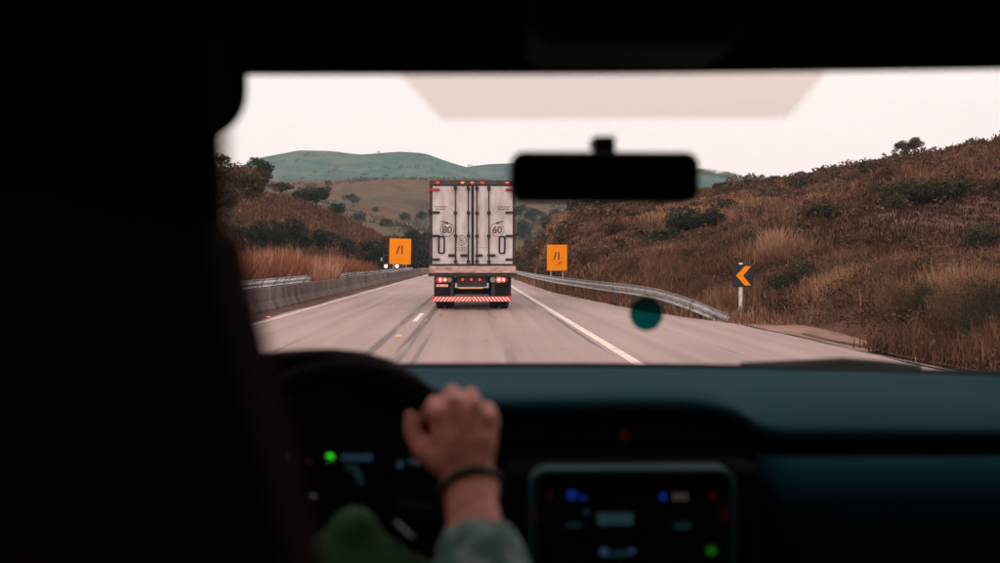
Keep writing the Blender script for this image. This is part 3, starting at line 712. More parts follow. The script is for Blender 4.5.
# ---------------------------------------------------------------- truck
YT = 29.2
T = empty('box_truck', (at(472.6, 262, YT).x, YT, 0), label='dirty white box truck with lit tail lamps driving ahead in the right lane', cat='truck')
def tx(px): return (px - 472.6) / 33.3
def tz(py): return 1.45 - (py - 262) / 33.3
W = 1.29; zt = tz(180.6); zb = tz(273)
o = MB().box(-W + .01, W - .01, .10, 12.6, zb + .02, zt - .02).build('cargo_box', M['truckwhite'], T, bevel=.03)
b = MB(); ringmesh(b, [(-W, tz(266)), (W, tz(266)), (W, zt), (-W, zt)], [(-W + .06, tz(265)), (W - .06, tz(265)), (W - .06, tz(185)), (-W + .06, tz(185))], -.02, .10); b.build('rear_frame', M['truckframe'], T)
MB().box(-W - .01, W + .01, -.05, .12, zb, tz(266)).build('rear_sill', M['rust'], T, bevel=.015)
MB().box(-W - .04, W + .04, -.02, .14, zb - .10, zb - .004).build('sill_beam', M['chassis'], T)
zd0, zd1 = tz(264.6), tz(185.4)
for s in (-1, 1):
    x0, x1 = (-W + .065, -.018) if s < 0 else (.018, W - .065)
    d = MB().box(x0, x1, -.005, .06, zd0, zd1).build('door', M['truckwhite'], T, bevel=.012)
    g = MB(); ringmesh(g, [(x0, zd0), (x1, zd0), (x1, zd1), (x0, zd1)], [(x0 + .022, zd0 + .022), (x1 - .022, zd0 + .022), (x1 - .022, zd1 - .022), (x0 + .022, zd1 - .022)], -.018, -.007); g.build('gasket', M['gasket'], d)
    for rx in ((455.5, 468.3) if s < 0 else (476.8, 488.8)):
        X = tx(rx); b = MB(); b.tube([(X, -.06, zd0 + .03), (X, -.06, zd1 - .03)], .020, 8); b.build('lock_rod', M['truckframe'], d, smooth=True)
        b = MB()
        for zz in (188.2, 213, 236, 261.5): b.box(X - .05, X + .05, -.09, -.006, tz(zz) - .045, tz(zz) + .045)
        b.box(X - .035, X + .035, -.10, -.006, tz(191), tz(187)); b.build('rod_bracket', M['gasket'], d, bevel=.01)
        ha, hb_ = {455.5: (448.4, 455.4), 468.3: (460.3, 468.2), 476.8: (475.2, 482.6), 488.8: (487.2, 495.4)}[rx]
        b = MB(); b.box(tx(ha), tx(hb_), -.12, -.08, tz(256.9), tz(254.1)); b.build('door_handle', M['gasket'], d, bevel=.01)
    for zz in (190, 212.6, 236, 259.6):
        xa = x0 - .06 if s < 0 else x1 + .06; xb = xa - s * .30
        b = MB(); b.box(min(xa, xb), max(xa, xb), -.05, -.006, tz(zz) - .035, tz(zz) + .035); b.tube([(xa, -.04, tz(zz) - .09), (xa, -.04, tz(zz) + .09)], .035, 8)
        b.build('hinge', M['gasket'] if zz > 200 else M['redoff'], d)
    cx = tx(441.6) if s < 0 else tx(502)
    b = MB(); ringmesh(b, rrect(cx - .105, cx + .105, tz(254), tz(235.8), .07), rrect(cx - .055, cx + .055, tz(252.6), tz(237.2), .045), -.05, -.006); b.build('rubber_loop', M['gasket'], d, bevel=.01)
    ccx = tx(447.2) if s < 0 else tx(497.2); czz = tz(229.8)
    b = MB(); ringmesh(b, circ(ccx, czz, .215, 28), circ(ccx, czz, .190, 28), -.012, -.006); b.build('limit_ring', M['decalred'] if s > 0 else M['decal'], d)
    text_mesh('80' if s < 0 else '60', .30, 'limit_number', M['decal'], d, (ccx, -.012, czz - .01))
    b = MB(); b.prism([(ccx - .20 * 1, czz + .24), (ccx - .0, czz + .20), (ccx + .0, czz + .235), (ccx - .20, czz + .27)] if s < 0 else [(ccx, czz + .20), (ccx + .2, czz + .24), (ccx + .2, czz + .27), (ccx, czz + .235)], -.012, -.006)
    b.prism(circ(ccx, czz + .2, .035, 10), -.012, -.006); b.build('limit_mark', M['decal'], d)
    tx0 = tx(441) if s < 0 else tx(503)
    b = MB(); rr2 = random.Random(3 + s)
    for row, (wd_, zz) in enumerate(((.36, tz(206.8)), (.30, tz(209.2)))):
        x = tx0 - wd_ / 2
        while x < tx0 + wd_ / 2:
            ww = rr2.uniform(.012, .03); b.box(x, x + ww, -.010, -.006, zz - .02, zz + rr2.uniform(.008, .025)); x += ww + .012
    b.build('small_lettering', M['decal'], d)
    if s < 0:
        b = MB(); ex, ez = tx(461.4), tz(240.3)
        ringmesh(b, circ(ex, ez, .155, 24), circ(ex, ez, .135, 24), -.012, -.006); ringmesh(b, circ(ex, ez, .085, 20), circ(ex, ez, .068, 20), -.012, -.006)
        b.prism([(ex - .05, ez), (ex, ez - .03), (ex + .05, ez), (ex, ez + .03)], -.012, -.006); b.build('round_emblem', M['decal'], d)
        b = MB()
        for row in range(3):
            for k in range(7): b.box(ex - .15 + k * .043, ex - .125 + k * .043, -.010, -.006, tz(247.2 + row * 1.7) - .013, tz(247.2 + row * 1.7) + .013)
        b.build('emblem_lettering', M['decal'], d)
    else:
        b = MB(); ex = tx(482.5)
        b.box(ex - .22, ex + .2, -.010, -.006, tz(247.9), tz(247.6)); b.build('thin_rule', M['decal'], d)
MB().box(-.014, .014, -.012, .03, zd0, zd1).build('door_seam', M['gasket'], T)
for px, mm in ((437.8, 'redlens'), (462.6, 'amber'), (472.2, 'redcore'), (482.4, 'redlens'), (507.2, 'redcore')):
    b = MB(); X = tx(px); b.prism(rrect(X - .05, X + .05, tz(183.7), tz(182), .02), -.045, -.021); b.build('clearance_lamp', M[mm], T)
# chassis, lamps, bumper, wheels
for s in (-1, 1): MB().box(s * .45 - .05, s * .45 + .05, .25, 12.4, .82, 1.02).build('chassis_rail', M['chassis'], T)
MB().box(tx(457), tx(487), .12, .16, tz(287), tz(275)).build('lamp_panel', M['chassis'], T, bevel=.02)
for px in (462.6, 471.3, 479.7):
    b = MB(); b.prism(circ(tx(px), tz(279.6), .040, 12), .095, .118); b.build('centre_lamp', M['redlens'], T)
MB().box(tx(458.5), tx(483), .08, .12, tz(288.9), tz(287.6)).build('license_light_bar', mat('brass_bar', (.5, .26, .12), .4, emit=(1, .4, .15), es=.15), T)
for s in (-1, 1):
    lx = 442.8 if s < 0 else 498.3
    o = MB().box(tx(lx - 8), tx(lx + 8), .02, .14, tz(283.4), tz(276)).build('tail_lamp', M['chassis'], T, bevel=.02)
    for dx, mm, r_ in (((-4.6, 'redoff', .09), (-.9 - 1.8, 'redcore', .085), (2.1, 'redcore', .07), (6.8, 'clear', .07)) if s < 0 else ((-5.6, 'clear', .08), (.6, 'redcore', .09), (5.2, 'redcore', .075), (8.2, 'redoff', .05))):
        b = MB(); b.prism(circ(tx(lx + dx), tz(279.8), r_, 14), .0, .019); b.build('lens', M[mm], o)
        if mm == 'redcore': b = MB(); b.prism(circ(tx(lx + dx), tz(279.8), r_ * .42, 12), -.012, -.001); b.build('bulb', M['bulb'], o)
MB().box(tx(436.2), tx(448.2), .03, .05, tz(286.9), tz(284.3)).build('number_plate', mat('red_number_plate', (.75, .25, .22), .5, c2=(.8, .5, .46), scale=14), T)
zb0, zb1 = tz(301.6), tz(296.6); bx0, bx1 = tx(432), tx(511.4)
bp_ = MB().box(bx0, bx1, -.02, .06, zb0, zb1).build('bumper', M['stripered'], T, bevel=.01)
b = MB(); n_ = 11; half = (bx1 - bx0) / 2; mid = (bx0 + bx1) / 2; st = half / n_; hb = (zb1 - zb0)
for k in range(n_):
    xa = bx0 + k * st + .01; b.prism([(xa, zb0 + .006), (xa + st * .5, zb0 + .006), (min(xa + st * .5 + hb * .8, mid), zb1 - .006), (min(xa + hb * .8, mid), zb1 - .006)], -.028, -.022)
    xa = bx1 - k * st - .01; b.prism([(xa - st * .5, zb0 + .006), (xa, zb0 + .006), (max(xa - hb * .8, mid), zb1 - .006), (max(xa - st * .5 - hb * .8, mid), zb1 - .006)], -.028, -.022)
b.build('stripe_pattern', M['stripewhite'], bp_)
for s in (-1, 1): MB().box(s * .62 - .05, s * .62 + .05, .065, .2, zb0 + .02, zb - .11).build('bumper_bracket', M['chassis'], T)
for s in (-1, 1): MB().box(s * .88 - .30, s * .88 + .30, .60, .625, .22, 1.0).build('mud_flap', M['rubber'], T)
def wheel_proto(r, wd, parent):
    o = empty('wheel'); o.parent = parent
    b = MB(); n = 28; pr = [(r * .58, -wd / 2), (r * .93, -wd / 2), (r, -wd * .36), (r, wd * .36), (r * .93, wd / 2), (r * .58, wd / 2)]
    vs = []; fs = []
    for k in range(n):
        a_ = 2 * math.pi * k / n
        for q_, x in pr: vs.append((x, q_ * math.cos(a_), q_ * math.sin(a_)))
    m_ = len(pr)
    for k in range(n):
        for i in range(m_): fs.append((k * m_ + i, k * m_ + (i + 1) % m_, ((k + 1) % n) * m_ + (i + 1) % m_, ((k + 1) % n) * m_ + i))
    b.add(vs, fs); b.build('tyre', M['rubber'], o)
    b = MB(); b.tube([(-wd * .3, 0, 0), (wd * .3, 0, 0)], r * .58, 20); b.tube([(-wd * .42, 0, 0), (wd * .42, 0, 0)], r * .2, 10); b.build('rim', M['rim'], o)
    return o
w0 = None
for y in (1.35, 2.65, 3.95):
    MB().tube([(-1.1, y, .5), (1.1, y, .5)], .07, 10).build('axle', M['chassis'], T)
    for px in (438.8, 448.2, 495.4, 505.6):
        o = wheel_proto(.50, .255, T) if w0 is None else copy_tree(w0, T)
        if w0 is None: w0 = o
        o.location = (tx(px), y, .50)
for y in (10.6, 14.2):
    for s in (-1, 1):
        o = copy_tree(w0, T); o.location = (s * 1.05, y, .5)
# tractor unit in front of the box
o = MB().prism([(-1.24, .75), (1.24, .75), (1.24, 2.9), (1.1, 3.2), (-1.1, 3.2), (-1.24, 2.9)], 12.9, 14.9).build('cab', M['truckwhite'], T, bevel=.06)
MB().box(-1.1, 1.1, 14.905, 14.93, 1.9, 2.8).build('cab_windscreen', M['dglass'], T)
for s in (-1, 1): MB().box(s * 1.45 - .1, s * 1.45 + .1, 14.4, 14.5, 1.9, 2.6).build('wing_mirror', M['gasket'], T, bevel=.03)
MB().box(-1.1, 1.1, 12.4, 14.9, .55, .745).build('cab_base', M['chassis'], T)

# ---------------------------------------------------------------- oncoming truck on the other carriageway
YO = 118; xo = at(391.5, 262, YO).x
O = empty('oncoming_lorry', (xo, YO, -.03), label='oncoming lorry with lit headlights, mostly behind the left orange sign', cat='truck')
MB().prism([(-1.1, .55), (1.1, .55), (1.12, 1.5), (.98, 2.35), (-.98, 2.35), (-1.12, 1.5)], 0, 1.9).build('cab', M['chassis'], O, bevel=.06)
MB().prism([(-.98, 1.45), (.98, 1.45), (.88, 2.2), (-.88, 2.2)], -.03, -.006).build('windscreen', M['dglass'], O)
MB().box(-.7, .7, -.03, -.006, .75, 1.25).build('grille', M['gasket'], O)
MB().box(-1.1, 1.1, -.12, -.035, .42, .72).build('bumper', M['chassis'], O, bevel=.03)
MB().box(-1.1, 1.1, 2.1, 7.5, .85, 2.3).build('load_box', M['truckframe'], O)
for s in (-1, 1):
    MB().prism(circ(s * .66, .98, .17, 16), -.07, -.032).build('headlight', M['head'], O)
    MB().box(s * 1.22 - .08, s * 1.22 + .08, .2, .28, 1.6, 2.0).build('wing_mirror', M['truckwhite'], O)
    for y in (1.0, 5.8):
        o = copy_tree(w0, O); o.location = (s * .95, y, .5)

# ================================================================ the car we sit in
car = empty('car', (0.28, 0.4, 0), label='dark interior of the car the picture is taken from, with dashboard, mirror and wheel', cat='car')
def cb(mb_, name, m, parent=car, **k): return mb_.build(name, m, parent, world=True, **k)
# windscreen: curved sheet from the header to the scuttle
XL, XR = -.56, 1.16
def wy_base(X): return 1.97 - .20 * max(0, (X - .05)) ** 2 - .12 * max(0, (-X - .1)) ** 2
def header(X):
    px = 472 + X / 1.02 * 972
    z = 1.45 + (262 - np.interp(px, [200, 245, 620, 1000, 1500], [78, 77.5, 73.5, 67.5, 62])) / 972 * 1.02
    return Vector((X, 1.02 - .03 * (X - .2) ** 2, float(z)))
def wpt(X, v):
    h_ = header(X); b_ = Vector((X * 1.04, wy_base(X), 1.236))
    p = h_.lerp(b_, v); p.z += .018 * math.sin(math.pi * v); return p
b = MB(); b.grid(lambda i, j: wpt(XL + (XR - XL) * i / 30, -.03 + 1.05 * j / 20), 31, 21)
ws = cb(b, 'windscreen', M['glass'], smooth=True, fix=False)
def on_ws(px, py):
    d = ray(px, py); best = None
    for k in range(1500):
        v = k / 1500; y = 1.0 + .98 * k / 1500; p = EYE + d * y; q = wpt(p.x, min(1, max(0, (y - header(p.x).y) / (wy_base(p.x) - header(p.x).y))))
        if best is None or abs(q.z - p.z) < best[0]: best = (abs(q.z - p.z), p)
    return best[1]
# translucent tinted trapezoid under the header, frit band, round sticker
def onpatch(pts, name, m, off=.004):
    g_ = [on_ws(*p) + Vector((0, -off, -off)) for p in pts]; b_ = MB(); n = len(g_)
    b_.add([tuple(p) for p in g_] + [tuple(p + Vector((0, .0012, .0016))) for p in g_], [tuple(range(n)), tuple(range(2 * n - 1, n - 1, -1))] + [(i, (i + 1) % n, n + (i + 1) % n, n + i) for i in range(n)])
    return b_
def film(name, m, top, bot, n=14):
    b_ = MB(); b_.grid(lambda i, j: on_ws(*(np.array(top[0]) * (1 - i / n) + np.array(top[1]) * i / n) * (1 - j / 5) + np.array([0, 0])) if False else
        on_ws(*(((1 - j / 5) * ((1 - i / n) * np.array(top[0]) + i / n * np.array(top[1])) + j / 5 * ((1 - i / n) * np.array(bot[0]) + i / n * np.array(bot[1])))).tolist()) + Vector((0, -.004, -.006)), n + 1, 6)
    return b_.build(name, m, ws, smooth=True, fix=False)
film('tinted_trapezoid', M['tint'], ((398, 68), (828, 64)), ((442, 114.5), (786, 113)))
film('frit_band', M['cabin'], ((440, 364.5), (1010, 372)), ((440, 369), (1010, 382)))
pc = [(646 + 16.5 * math.cos(R(a_)), 311.5 + 17 * math.sin(R(a_))) for a_ in range(0, 360, 15)]
b = onpatch(pc, 'round_sticker', M['stick']); o = b.build('round_sticker', M['stick'], ws); o['label'] = 'round teal sticker on the windscreen'
# header beam, roof lining, pillars, shell
b = MB(); secs = []
hp = [(.0, -.001), (.03, .03), (.05, .09), (-.02, .11), (-.10, .075), (-.055, .012)]
b.grid(lambda i, j: header(XL - .06 + (XR - XL + .12) * i / 30) + Vector((0, hp[j % 6][0], hp[j % 6][1])), 31, 7)
cb(b, 'windscreen_header', M['liner'], smooth=False)
b = MB(); b.grid(lambda i, j: (XL - .1 + (XR - XL + .2) * i / 10, .97 - 1.9 * j / 12, 1.70 + .06 * math.sin(math.pi * min(1, (j + 1) / 8)) + .03 * math.sin(math.pi * i / 10)), 11, 13)
o = cb(b, 'roof_lining', M['liner'], smooth=True, fix=False); s_ = o.modifiers.new('t', 'SOLIDIFY'); s_.thickness = .04; s_.offset = 1 if True else -1
zc = at(630, 10, .9)
b = MB(); b.box(at(528, 40, .9).x, at(735, 40, .9).x, .84, .985, at(528, 54, .9).z, 1.74); cb(b, 'overhead_console', M['cabin'], bevel=.02, seg=3)
b = MB(); b.tube([header(XL) + Vector((-.05, -.03, .02)), wpt(XL, .5) + Vector((-.06, 0, -.01)), wpt(XL, 1.0) + Vector((-.07, 0, -.02))], [.055, .06, .07], 8); cb(b, 'pillar', M['liner'], smooth=True)
b = MB(); b.tube([header(XR) + Vector((.05, -.03, .02)), wpt(XR, .5) + Vector((.06, 0, -.01)), wpt(XR, 1.0) + Vector((.07, 0, -.02))], [.05, .05, .06], 8); cb(b, 'pillar', M['liner'], smooth=True)
for x, s in ((XL - .11, -1), (XR + .10, 1)):
    dd = cb(MB().box(x - .03, x + .03, -.95, 1.95, .32, 1.22), 'door_panel', M['cabin'], bevel=.02)
    cb(MB().box(x - .004, x + .004, -.95, 1.0, 1.222, 1.72), 'side_window', M['sglass'], dd)
    cb(MB().add([(x - .004, 1.0, 1.222), (x - .004, 1.9, 1.222), (x - .004, 1.0, 1.66), (x + .004, 1.0, 1.222), (x + .004, 1.9, 1.222), (x + .004, 1.0, 1.66)], [(0, 1, 2), (3, 5, 4), (0, 3, 4, 1), (1, 4, 5, 2), (2, 5, 3, 0)]), 'quarter_window', M['sglass'], dd)
cb(MB().box(XL - .14, XR + .13, -1.0, -.955, .32, 1.74), 'rear_closing_wall', M['liner'])  # unseen solid rear, added without a window to keep the cabin dark
cb(MB().box(XL - .14, XR + .13, -.955, 2.1, .28, .318), 'floor_pan', M['liner'])
cb(MB().box(XL - .1, XR + .1, 2.02, 2.08, .32, 1.15), 'bulkhead', M['liner'])
b = MB(); b.grid(lambda i, j: (XL - .18 + (XR - XL + .36) * i / 12, 1.99 + 1.15 * j / 10, 1.205 - .02 * ((i - 6) / 6) ** 2 - .14 * (j / 10) ** 1.6), 13, 11)
o = cb(b, 'bonnet', M['carpaint'], smooth=True, fix=False); o.modifiers.new('t', 'SOLIDIFY').thickness = .01
b = MB(); b.box(XL - .16, XR + .16, 2.1, 3.15, .45, 1.02); cb(b, 'front_body', M['carpaint'], bevel=.06)
for x in (XL - .02, XR + .02):
    for y in (2.5, -.35):
        o = copy_tree(w0, car); o.matrix_local = wloc(car).inverted() @ Matrix.Translation((x, y, .35)) @ Matrix.Diagonal((.8, .7, .7, 1))
# wiper lying at the right foot of the windscreen
b = MB(); pts = [on_ws(px, py) + Vector((0, .035, .014)) for px, py in ((745, 373.5), (800, 373), (850, 371), (890, 373.5), (930, 377))]
b.tube(pts, [.005, .009, .010, .009, .006], 6); cb(b, 'wiper', M['gasket'])

# ---- dashboard: lofted section
def lip_y(px): # pixel height of the front lip
    return float(np.interp(px, [-400, 440, 640, 700, 725, 745, 762, 780, 1100, 1500], [408, 402, 400, 401.5, 406, 414, 425, 430, 433, 436]))
YL = 1.42
def dsec(X):
    px = 472 + X / YL * 972
    zl = 1.45 - (lip_y(px) - 262) / 972 * YL
    yb = wy_base(X) - .005; zb_ = 1.236
    k = min(1, max(0, (px - 690) / 90))
    top = [(yb + .02, zb_ - .02), (yb, zb_ + .004), (yb - .12, zb_ + .006), (1.68, zb_ + .004 - k * .002), (1.56, (zb_ * .35 + zl * .65) + .008 + k * .008), (1.47, zl + .008 + k * .006), (1.432, zl + .003), (1.42, zl - .004), (1.424, zl - .014)]
    zlow = 1.45 - (461 - 262) / 972 * 1.40
    rec = [(1.475, zl - .02), (1.49, zlow + .02), (1.47, zlow + .004)]
    low = [(1.40, zlow), (1.375, zlow - .014), (1.37, zlow - .05), (1.385, zlow - .11), (1.44, zlow - .2), (1.5, zlow - .42)]
    if True:
        kk = 1 - min(1, max(0, (X - .40) / .05)) if X > 0 else 1
        low = [(y + .14 * kk, z) for y, z in low]
    return top, rec, low
xs = [XL - .06 + (XR - XL + .12) * i / 90 for i in range(91)]
S = [dsec(x) for x in xs]
b = MB(); b.grid(lambda i, j: (xs[i], *S[i][0][j]), 91, 9); dash = cb(b, 'dashboard', M['dash'], smooth=True, fix=False)
b = MB(); b.grid(lambda i, j: (xs[i], *([S[i][0][-1]] + S[i][1] + [S[i][2][0]])[j]), 91, 5); cb(b, 'recess', M['piano'], dash, smooth=True, fix=False)
b = MB(); b.grid(lambda i, j: (xs[i], *S[i][2][j]), 91, 6); cb(b, 'lower_panel', M['dashdark'], dash, smooth=True, fix=False)
b = MB(); b.tube([(x, wy_base(x) - .03, 1.244) for x in xs], .0048, 6); cb(b, 'rear_edge_seal', M['gasket'], dash, smooth=True)
# black centre stack
b = MB(); sx0, sx1 = at(500, 500, 1.40).x, at(757, 500, 1.40).x
b.box(sx0, sx1, 1.365, 1.47, .9, at(600, 466, 1.365).z); cb(b, 'centre_stack', M['liner'], dash, bevel=.02, seg=3)
p = at(625, 436, 1.46); cb(MB().box(p.x - .006, p.x + .006, p.y, p.y + .004, p.z - .008, p.z + .008), 'hazard_button', M['er'], dash)
# infotainment screen
YS = 1.33; sL, sR = at(529, 500, YS).x, at(736, 500, YS).x; sT = at(630, 468, YS).z; sB = sT - .185
scr = cb(MB().prism(rrect(sL + .004, sR - .004, sB + .004, sT - .004, .022), YS + .004, YS + .034), 'infotainment_screen', M['piano'])
b = MB(); ringmesh(b, rrect(sL, sR, sB, sT, .026, 8), rrect(sL + .0085, sR - .0085, sB + .0085, sT - .0085, .018, 8), YS - .006, YS + .03); o = b.build('bezel', M['bezel'], scr, bevel=.002)
def lit(parent, name, m, px, py, wpx, hpx, Y, r=.3):
    p = at(px, py, Y); k = Y / FP; wd_, h_ = wpx * k / 2, hpx * k / 2
    return MB().prism(rrect(p.x - wd_, p.x + wd_, p.z - h_, p.z + h_, min(wd_, h_) * r * 2 * .99, 3), Y - .0012, Y).build(name, m, parent)
Yq = YS + .0035
for nm, mm, px, py, w_, h_, r_ in (('round_icon', 'eb', 572, 495, 10, 10, .5), ('icon_trail', 'eb', 583, 498, 8, 3, .3), ('round_icon', 'eb', 663, 497, 7, 8, .5),
                                   ('clock_digit', 'ew', 675, 497, 3, 7, .2), ('clock_digit', 'ew', 680, 497, 3, 7, .2), ('clock_digit', 'ew', 685.5, 497, 3, 7, .2),
                                   ('album_tile', 'et', 615, 519, 36, 12, .15), ('small_tile', 'ed', 586, 512, 8, 5, .3), ('status_bar', 'ed', 682, 526, 16, 7, .2), ('status_bar', 'ed', 574, 525, 16, 4, .2),
                                   ('media_icon', 'et2', 604, 552, 9, 9, .4), ('media_bar', 'ed', 618, 554, 22, 7, .3), ('media_icon', 'et2', 632, 551, 7, 5, .4), ('phone_icon', 'eg2', 711, 551, 9, 8, .3),
                                   ('side_button', 'er', 549, 494, 5, 10, .3), ('side_button', 'er', 535, 514, 6, 17, .3), ('side_button', 'er', 713, 496, 9, 9, .3), ('side_button', 'er', 724, 513, 5, 18, .3)):
    lit(scr, nm, M[mm], px, py, w_, h_, Yq, r_)
# instrument hood and cluster
hc = at(330, 477, 1.38); YH = 1.36
hpx = [(150, 470), (160, 425), (182, 390), (212, 367), (245, 356), (280, 350.5), (318, 348.5), (352, 352), (383, 361), (410, 376), (437, 399), (454, 424), (463, 455), (464, 490)]
hout = [at(*q_, YH) for q_ in hpx]
def hoodp(i, j):
    o_ = hout[i]; y, k = ((1.375, .80), (1.345, .88), (1.342, .955), (YH, 1.0), (1.52, .965), (1.86, .70))[j]
    return (hc.x + (o_.x - hc.x) * k, y, hc.z + (o_.z - hc.z) * k - max(0, (y - YH)) * .05)
b = MB(); b.grid(hoodp, len(hout), 6); hood = cb(b, 'instrument_hood', M['liner'], smooth=True, fix=False)
cpts = [(hc.x + (o_.x - hc.x) * .86, hc.z + (o_.z - hc.z) * .86) for o_ in hout] + [(hout[-1].x - .03, 1.02), (hout[0].x + .03, 1.02)]
cl = cb(MB().prism(cpts[::-1], 1.376, 1.386), 'instrument_cluster', M['liner'])
YC = 1.374
for gx in (318, 412):
    g_ = at(gx, 492, YC); b = MB(); ringmesh(b, circ(g_.x, g_.z, .052, 30), circ(g_.x, g_.z, .049, 30), 1.366, 1.3755); b.build('gauge_ring', M['piano'], cl)
lit(cl, 'green_indicator', M['eg'], 330, 457.5, 7.5, 7.5, YC, .5)
for k in range(6): lit(cl, 'odometer_digit', M['et2'], 344 + k * 5.2, 457.5, 3.6, 6.5, YC, .15)
for mm, px, py, w_, h_ in (('et2', 400, 464, 5, 8), ('et2', 411, 461, 5, 5), ('ew', 417, 463, 3, 5), ('ew', 291, 457, 2, 9), ('er', 309, 461, 6, 8), ('ew', 314, 496, 7, 3)): lit(cl, 'telltale', M[mm], px, py, w_, h_, YC, .4)
for k, (px, py, w_, h_) in enumerate(((352, 468, 14, 5), (358, 475, 10, 7), (361, 482, 6, 6))): lit(cl, 'centre_glow', M['ed'], px, py, w_, h_, YC - .0005 * k, .4)
# steering wheel
TW = R(28); wc = at(338, 500, 1.13); RW = .160
U = Vector((0, math.sin(TW), math.cos(TW))); XH = Vector((1, 0, 0)); NN = Vector((0, -math.cos(TW), math.sin(TW)))
sw = cb(MB().tube([wc + (XH * math.cos(R(a_)) + U * math.sin(R(a_))) * RW for a_ in range(0, 360, 6)], .0155, 10, closed=True), 'steering_wheel', M['wheelleather'], smooth=True)
def wp(x, u, n=0): return wc + XH * x + U * u + NN * n
b = MB(); c_ = wp(.012, -.098, -.01); b.ball(c_, (.118, .05, .052), 28, 18); c_ = wp(.020, -.052, -.012); b.ball(c_, (.036, .042, .048), 20, 14); c_ = wp(.018, -.075, -.012); b.ball(c_, (.072, .046, .045), 20, 14)
hub = b.build('hub', M['hub'], sw, smooth=True); m_ = hub.modifiers.new('remesh', 'REMESH'); m_.mode = 'VOXEL'; m_.voxel_size = .004; m_.use_smooth_shade = True
m_ = hub.modifiers.new('smooth', 'SMOOTH'); m_.iterations = 30
for s_ in (-1, 1):
    b = MB(); b.tube([wp(s_ * .07, -.015, -.01), wp(s_ * .12, -.02, -.006), wp(s_ * .152, -.02, 0)], [.016, .013, .012], 8); b.build('spoke', M['wheelleather'], sw, smooth=True)
b = MB(); b.tube([wp(0, -.07, -.01), wp(0, -.155, 0)], [.02, .014], 8); b.build('spoke', M['wheelleather'], sw, smooth=True)
p0, p1 = at(396, 522, 1.075), at(412, 537, 1.06); b = MB(); b.tube([p0, p1], .0017, 6); b.build('accent_glint', M['ew'], sw)  # glint of the chrome edge put in as faint emission
# rear view mirror
YM = 1.10; q0, q1 = at(510.5, 151, YM), at(700.5, 202, YM)
out = rrect(q0.x, q1.x, q1.z, q0.z, .0155, 6); out = [(x, z + .002 * math.sin((x - q0.x) / (q1.x - q0.x) * math.pi)) for x, z in out]
mir = cb(MB().prism(out, YM, YM + .035), 'rear_view_mirror', M['cabin'], bevel=.006)
inn = rrect(q0.x + .007, q1.x - .007, q1.z + .007, q0.z - .007, .012, 6); MB().prism(inn, YM - .0015, YM - .0003).build('mirror_glass', M['mirror'], mir)
a_ = at(604, 150, YM + .02); c_ = on_ws(604, 136)
b = MB(); b.box(a_.x - .0125, a_.x + .0125, YM + .012, YM + .035, a_.z - .01, at(604, 134, YM).z); b.build('mirror_stalk', M['cabin'], mir, bevel=.003)
b = MB(); b.box(a_.x - .012, a_.x + .012, YM + .0352, c_.y + .01, at(604, 143, YM).z, at(604, 135, YM).z - .0); b.build('mirror_mount', M['cabin'], mir)
# sun visor (folded down a little) with a rounded corner
v0 = at(243, 118, .93)
vis = cb(MB().prism(rrect(-.62, at(246, 90, .93).x, at(200, 139, .93).z, 1.70, .046, 10), .92, .94), 'sun_visor', M['liner'], bevel=.005)
# driver seat
b = MB(); sb = [(-.46, .6), (-.02, .6)] + [tuple(at(px, py, .36)[i] for i in (0, 2)) for px, py in ((304, 640), (292, 580), (278, 530), (262, 470), (248, 415), (236, 370), (226, 330), (218, 302), (213, 276), (209, 250), (205, 226))] + [(-.155, 1.476), (-.34, 1.476), (-.42, 1.40), (-.45, 1.3)]
st_ = cb(b.prism(sb, .355, .43), 'driver_seat', M['seat'], bevel=.008, seg=3, smooth=False)
cb(MB().box(-.44, -.02, .43, .9, .55, .72), 'seat_cushion', M['seat'], st_, bevel=.04, seg=3)
hr0 = at(-90, 0, .39).x
cb(MB().prism(rrect(-.335, at(204, 200, .375).x, 1.41, 1.585, .05, 6), .37, .43), 'headrest', M['liner'], st_, bevel=.02, seg=3)

# ================================================================ the driver
per = empty('person', (-.22, .45, .72), label='driver in a teal checked shirt seen from behind, right hand on the steering wheel', cat='person')
def remesh(o, v=.005, sm=6):
    m_ = o.modifiers.new('remesh', 'REMESH'); m_.mode = 'VOXEL'; m_.voxel_size = v; m_.use_smooth_shade = True
    s_ = o.modifiers.new('smooth', 'SMOOTH'); s_.iterations = sm; s_.factor = .5
def pb(mb_, name, m): return mb_.build(name, m, per, world=True, fix=True, smooth=True)
Yh = .52; hx = -.227
b = MB()
b.ball((hx, Yh, 1.505), (.074, .094, .105), 20, 14); b.caps((hx, Yh + .03, 1.44), (hx, Yh + .045, 1.42), .052, .045)      # skull, jaw
b.caps((hx, Yh + .092, 1.50), (hx, Yh + .108, 1.475), .010, .013)                                                        # nose
b.caps((hx - .02, Yh + .088, 1.445), (hx + .02, Yh + .088, 1.445), .009, .009)                                            # mouth
for s_ in (-1, 1): b.ball((hx + s_ * .078, Yh + .0, 1.495), (.012, .02, .032)); b.caps((hx + s_ * .03, Yh + .082, 1.525), (hx + s_ * .045, Yh + .075, 1.522), .012, .010)
b.caps((hx, .51, 1.43), (hx, .50, 1.31), .054, .060)
SR, SL = Vector((-.065, .47, 1.185)), Vector((-.41, .51, 1.235)); ELB = Vector((.035, .76, 1.0)); WR = at(470, 492, 1.075)
b.caps((hx, .5, 1.30), SR, .062, .056); b.caps((hx, .5, 1.30), SL, .062, .056)
b.caps((hx - .06, .5, 1.2), (hx - .05, .48, .85), .10, .11); b.caps((hx + .06, .5, 1.2), (hx + .05, .48, .85), .10, .11)
b.caps(SR, ELB, .05, .042); MIDF = ELB.lerp(WR, .35); b.caps(ELB, MIDF, .042, .042); b.caps(MIDF, WR, .042, .0275)
b.caps(WR + Vector((-.007, 0, 0)), WR + Vector((.009, 0, 0)), .025, .025)
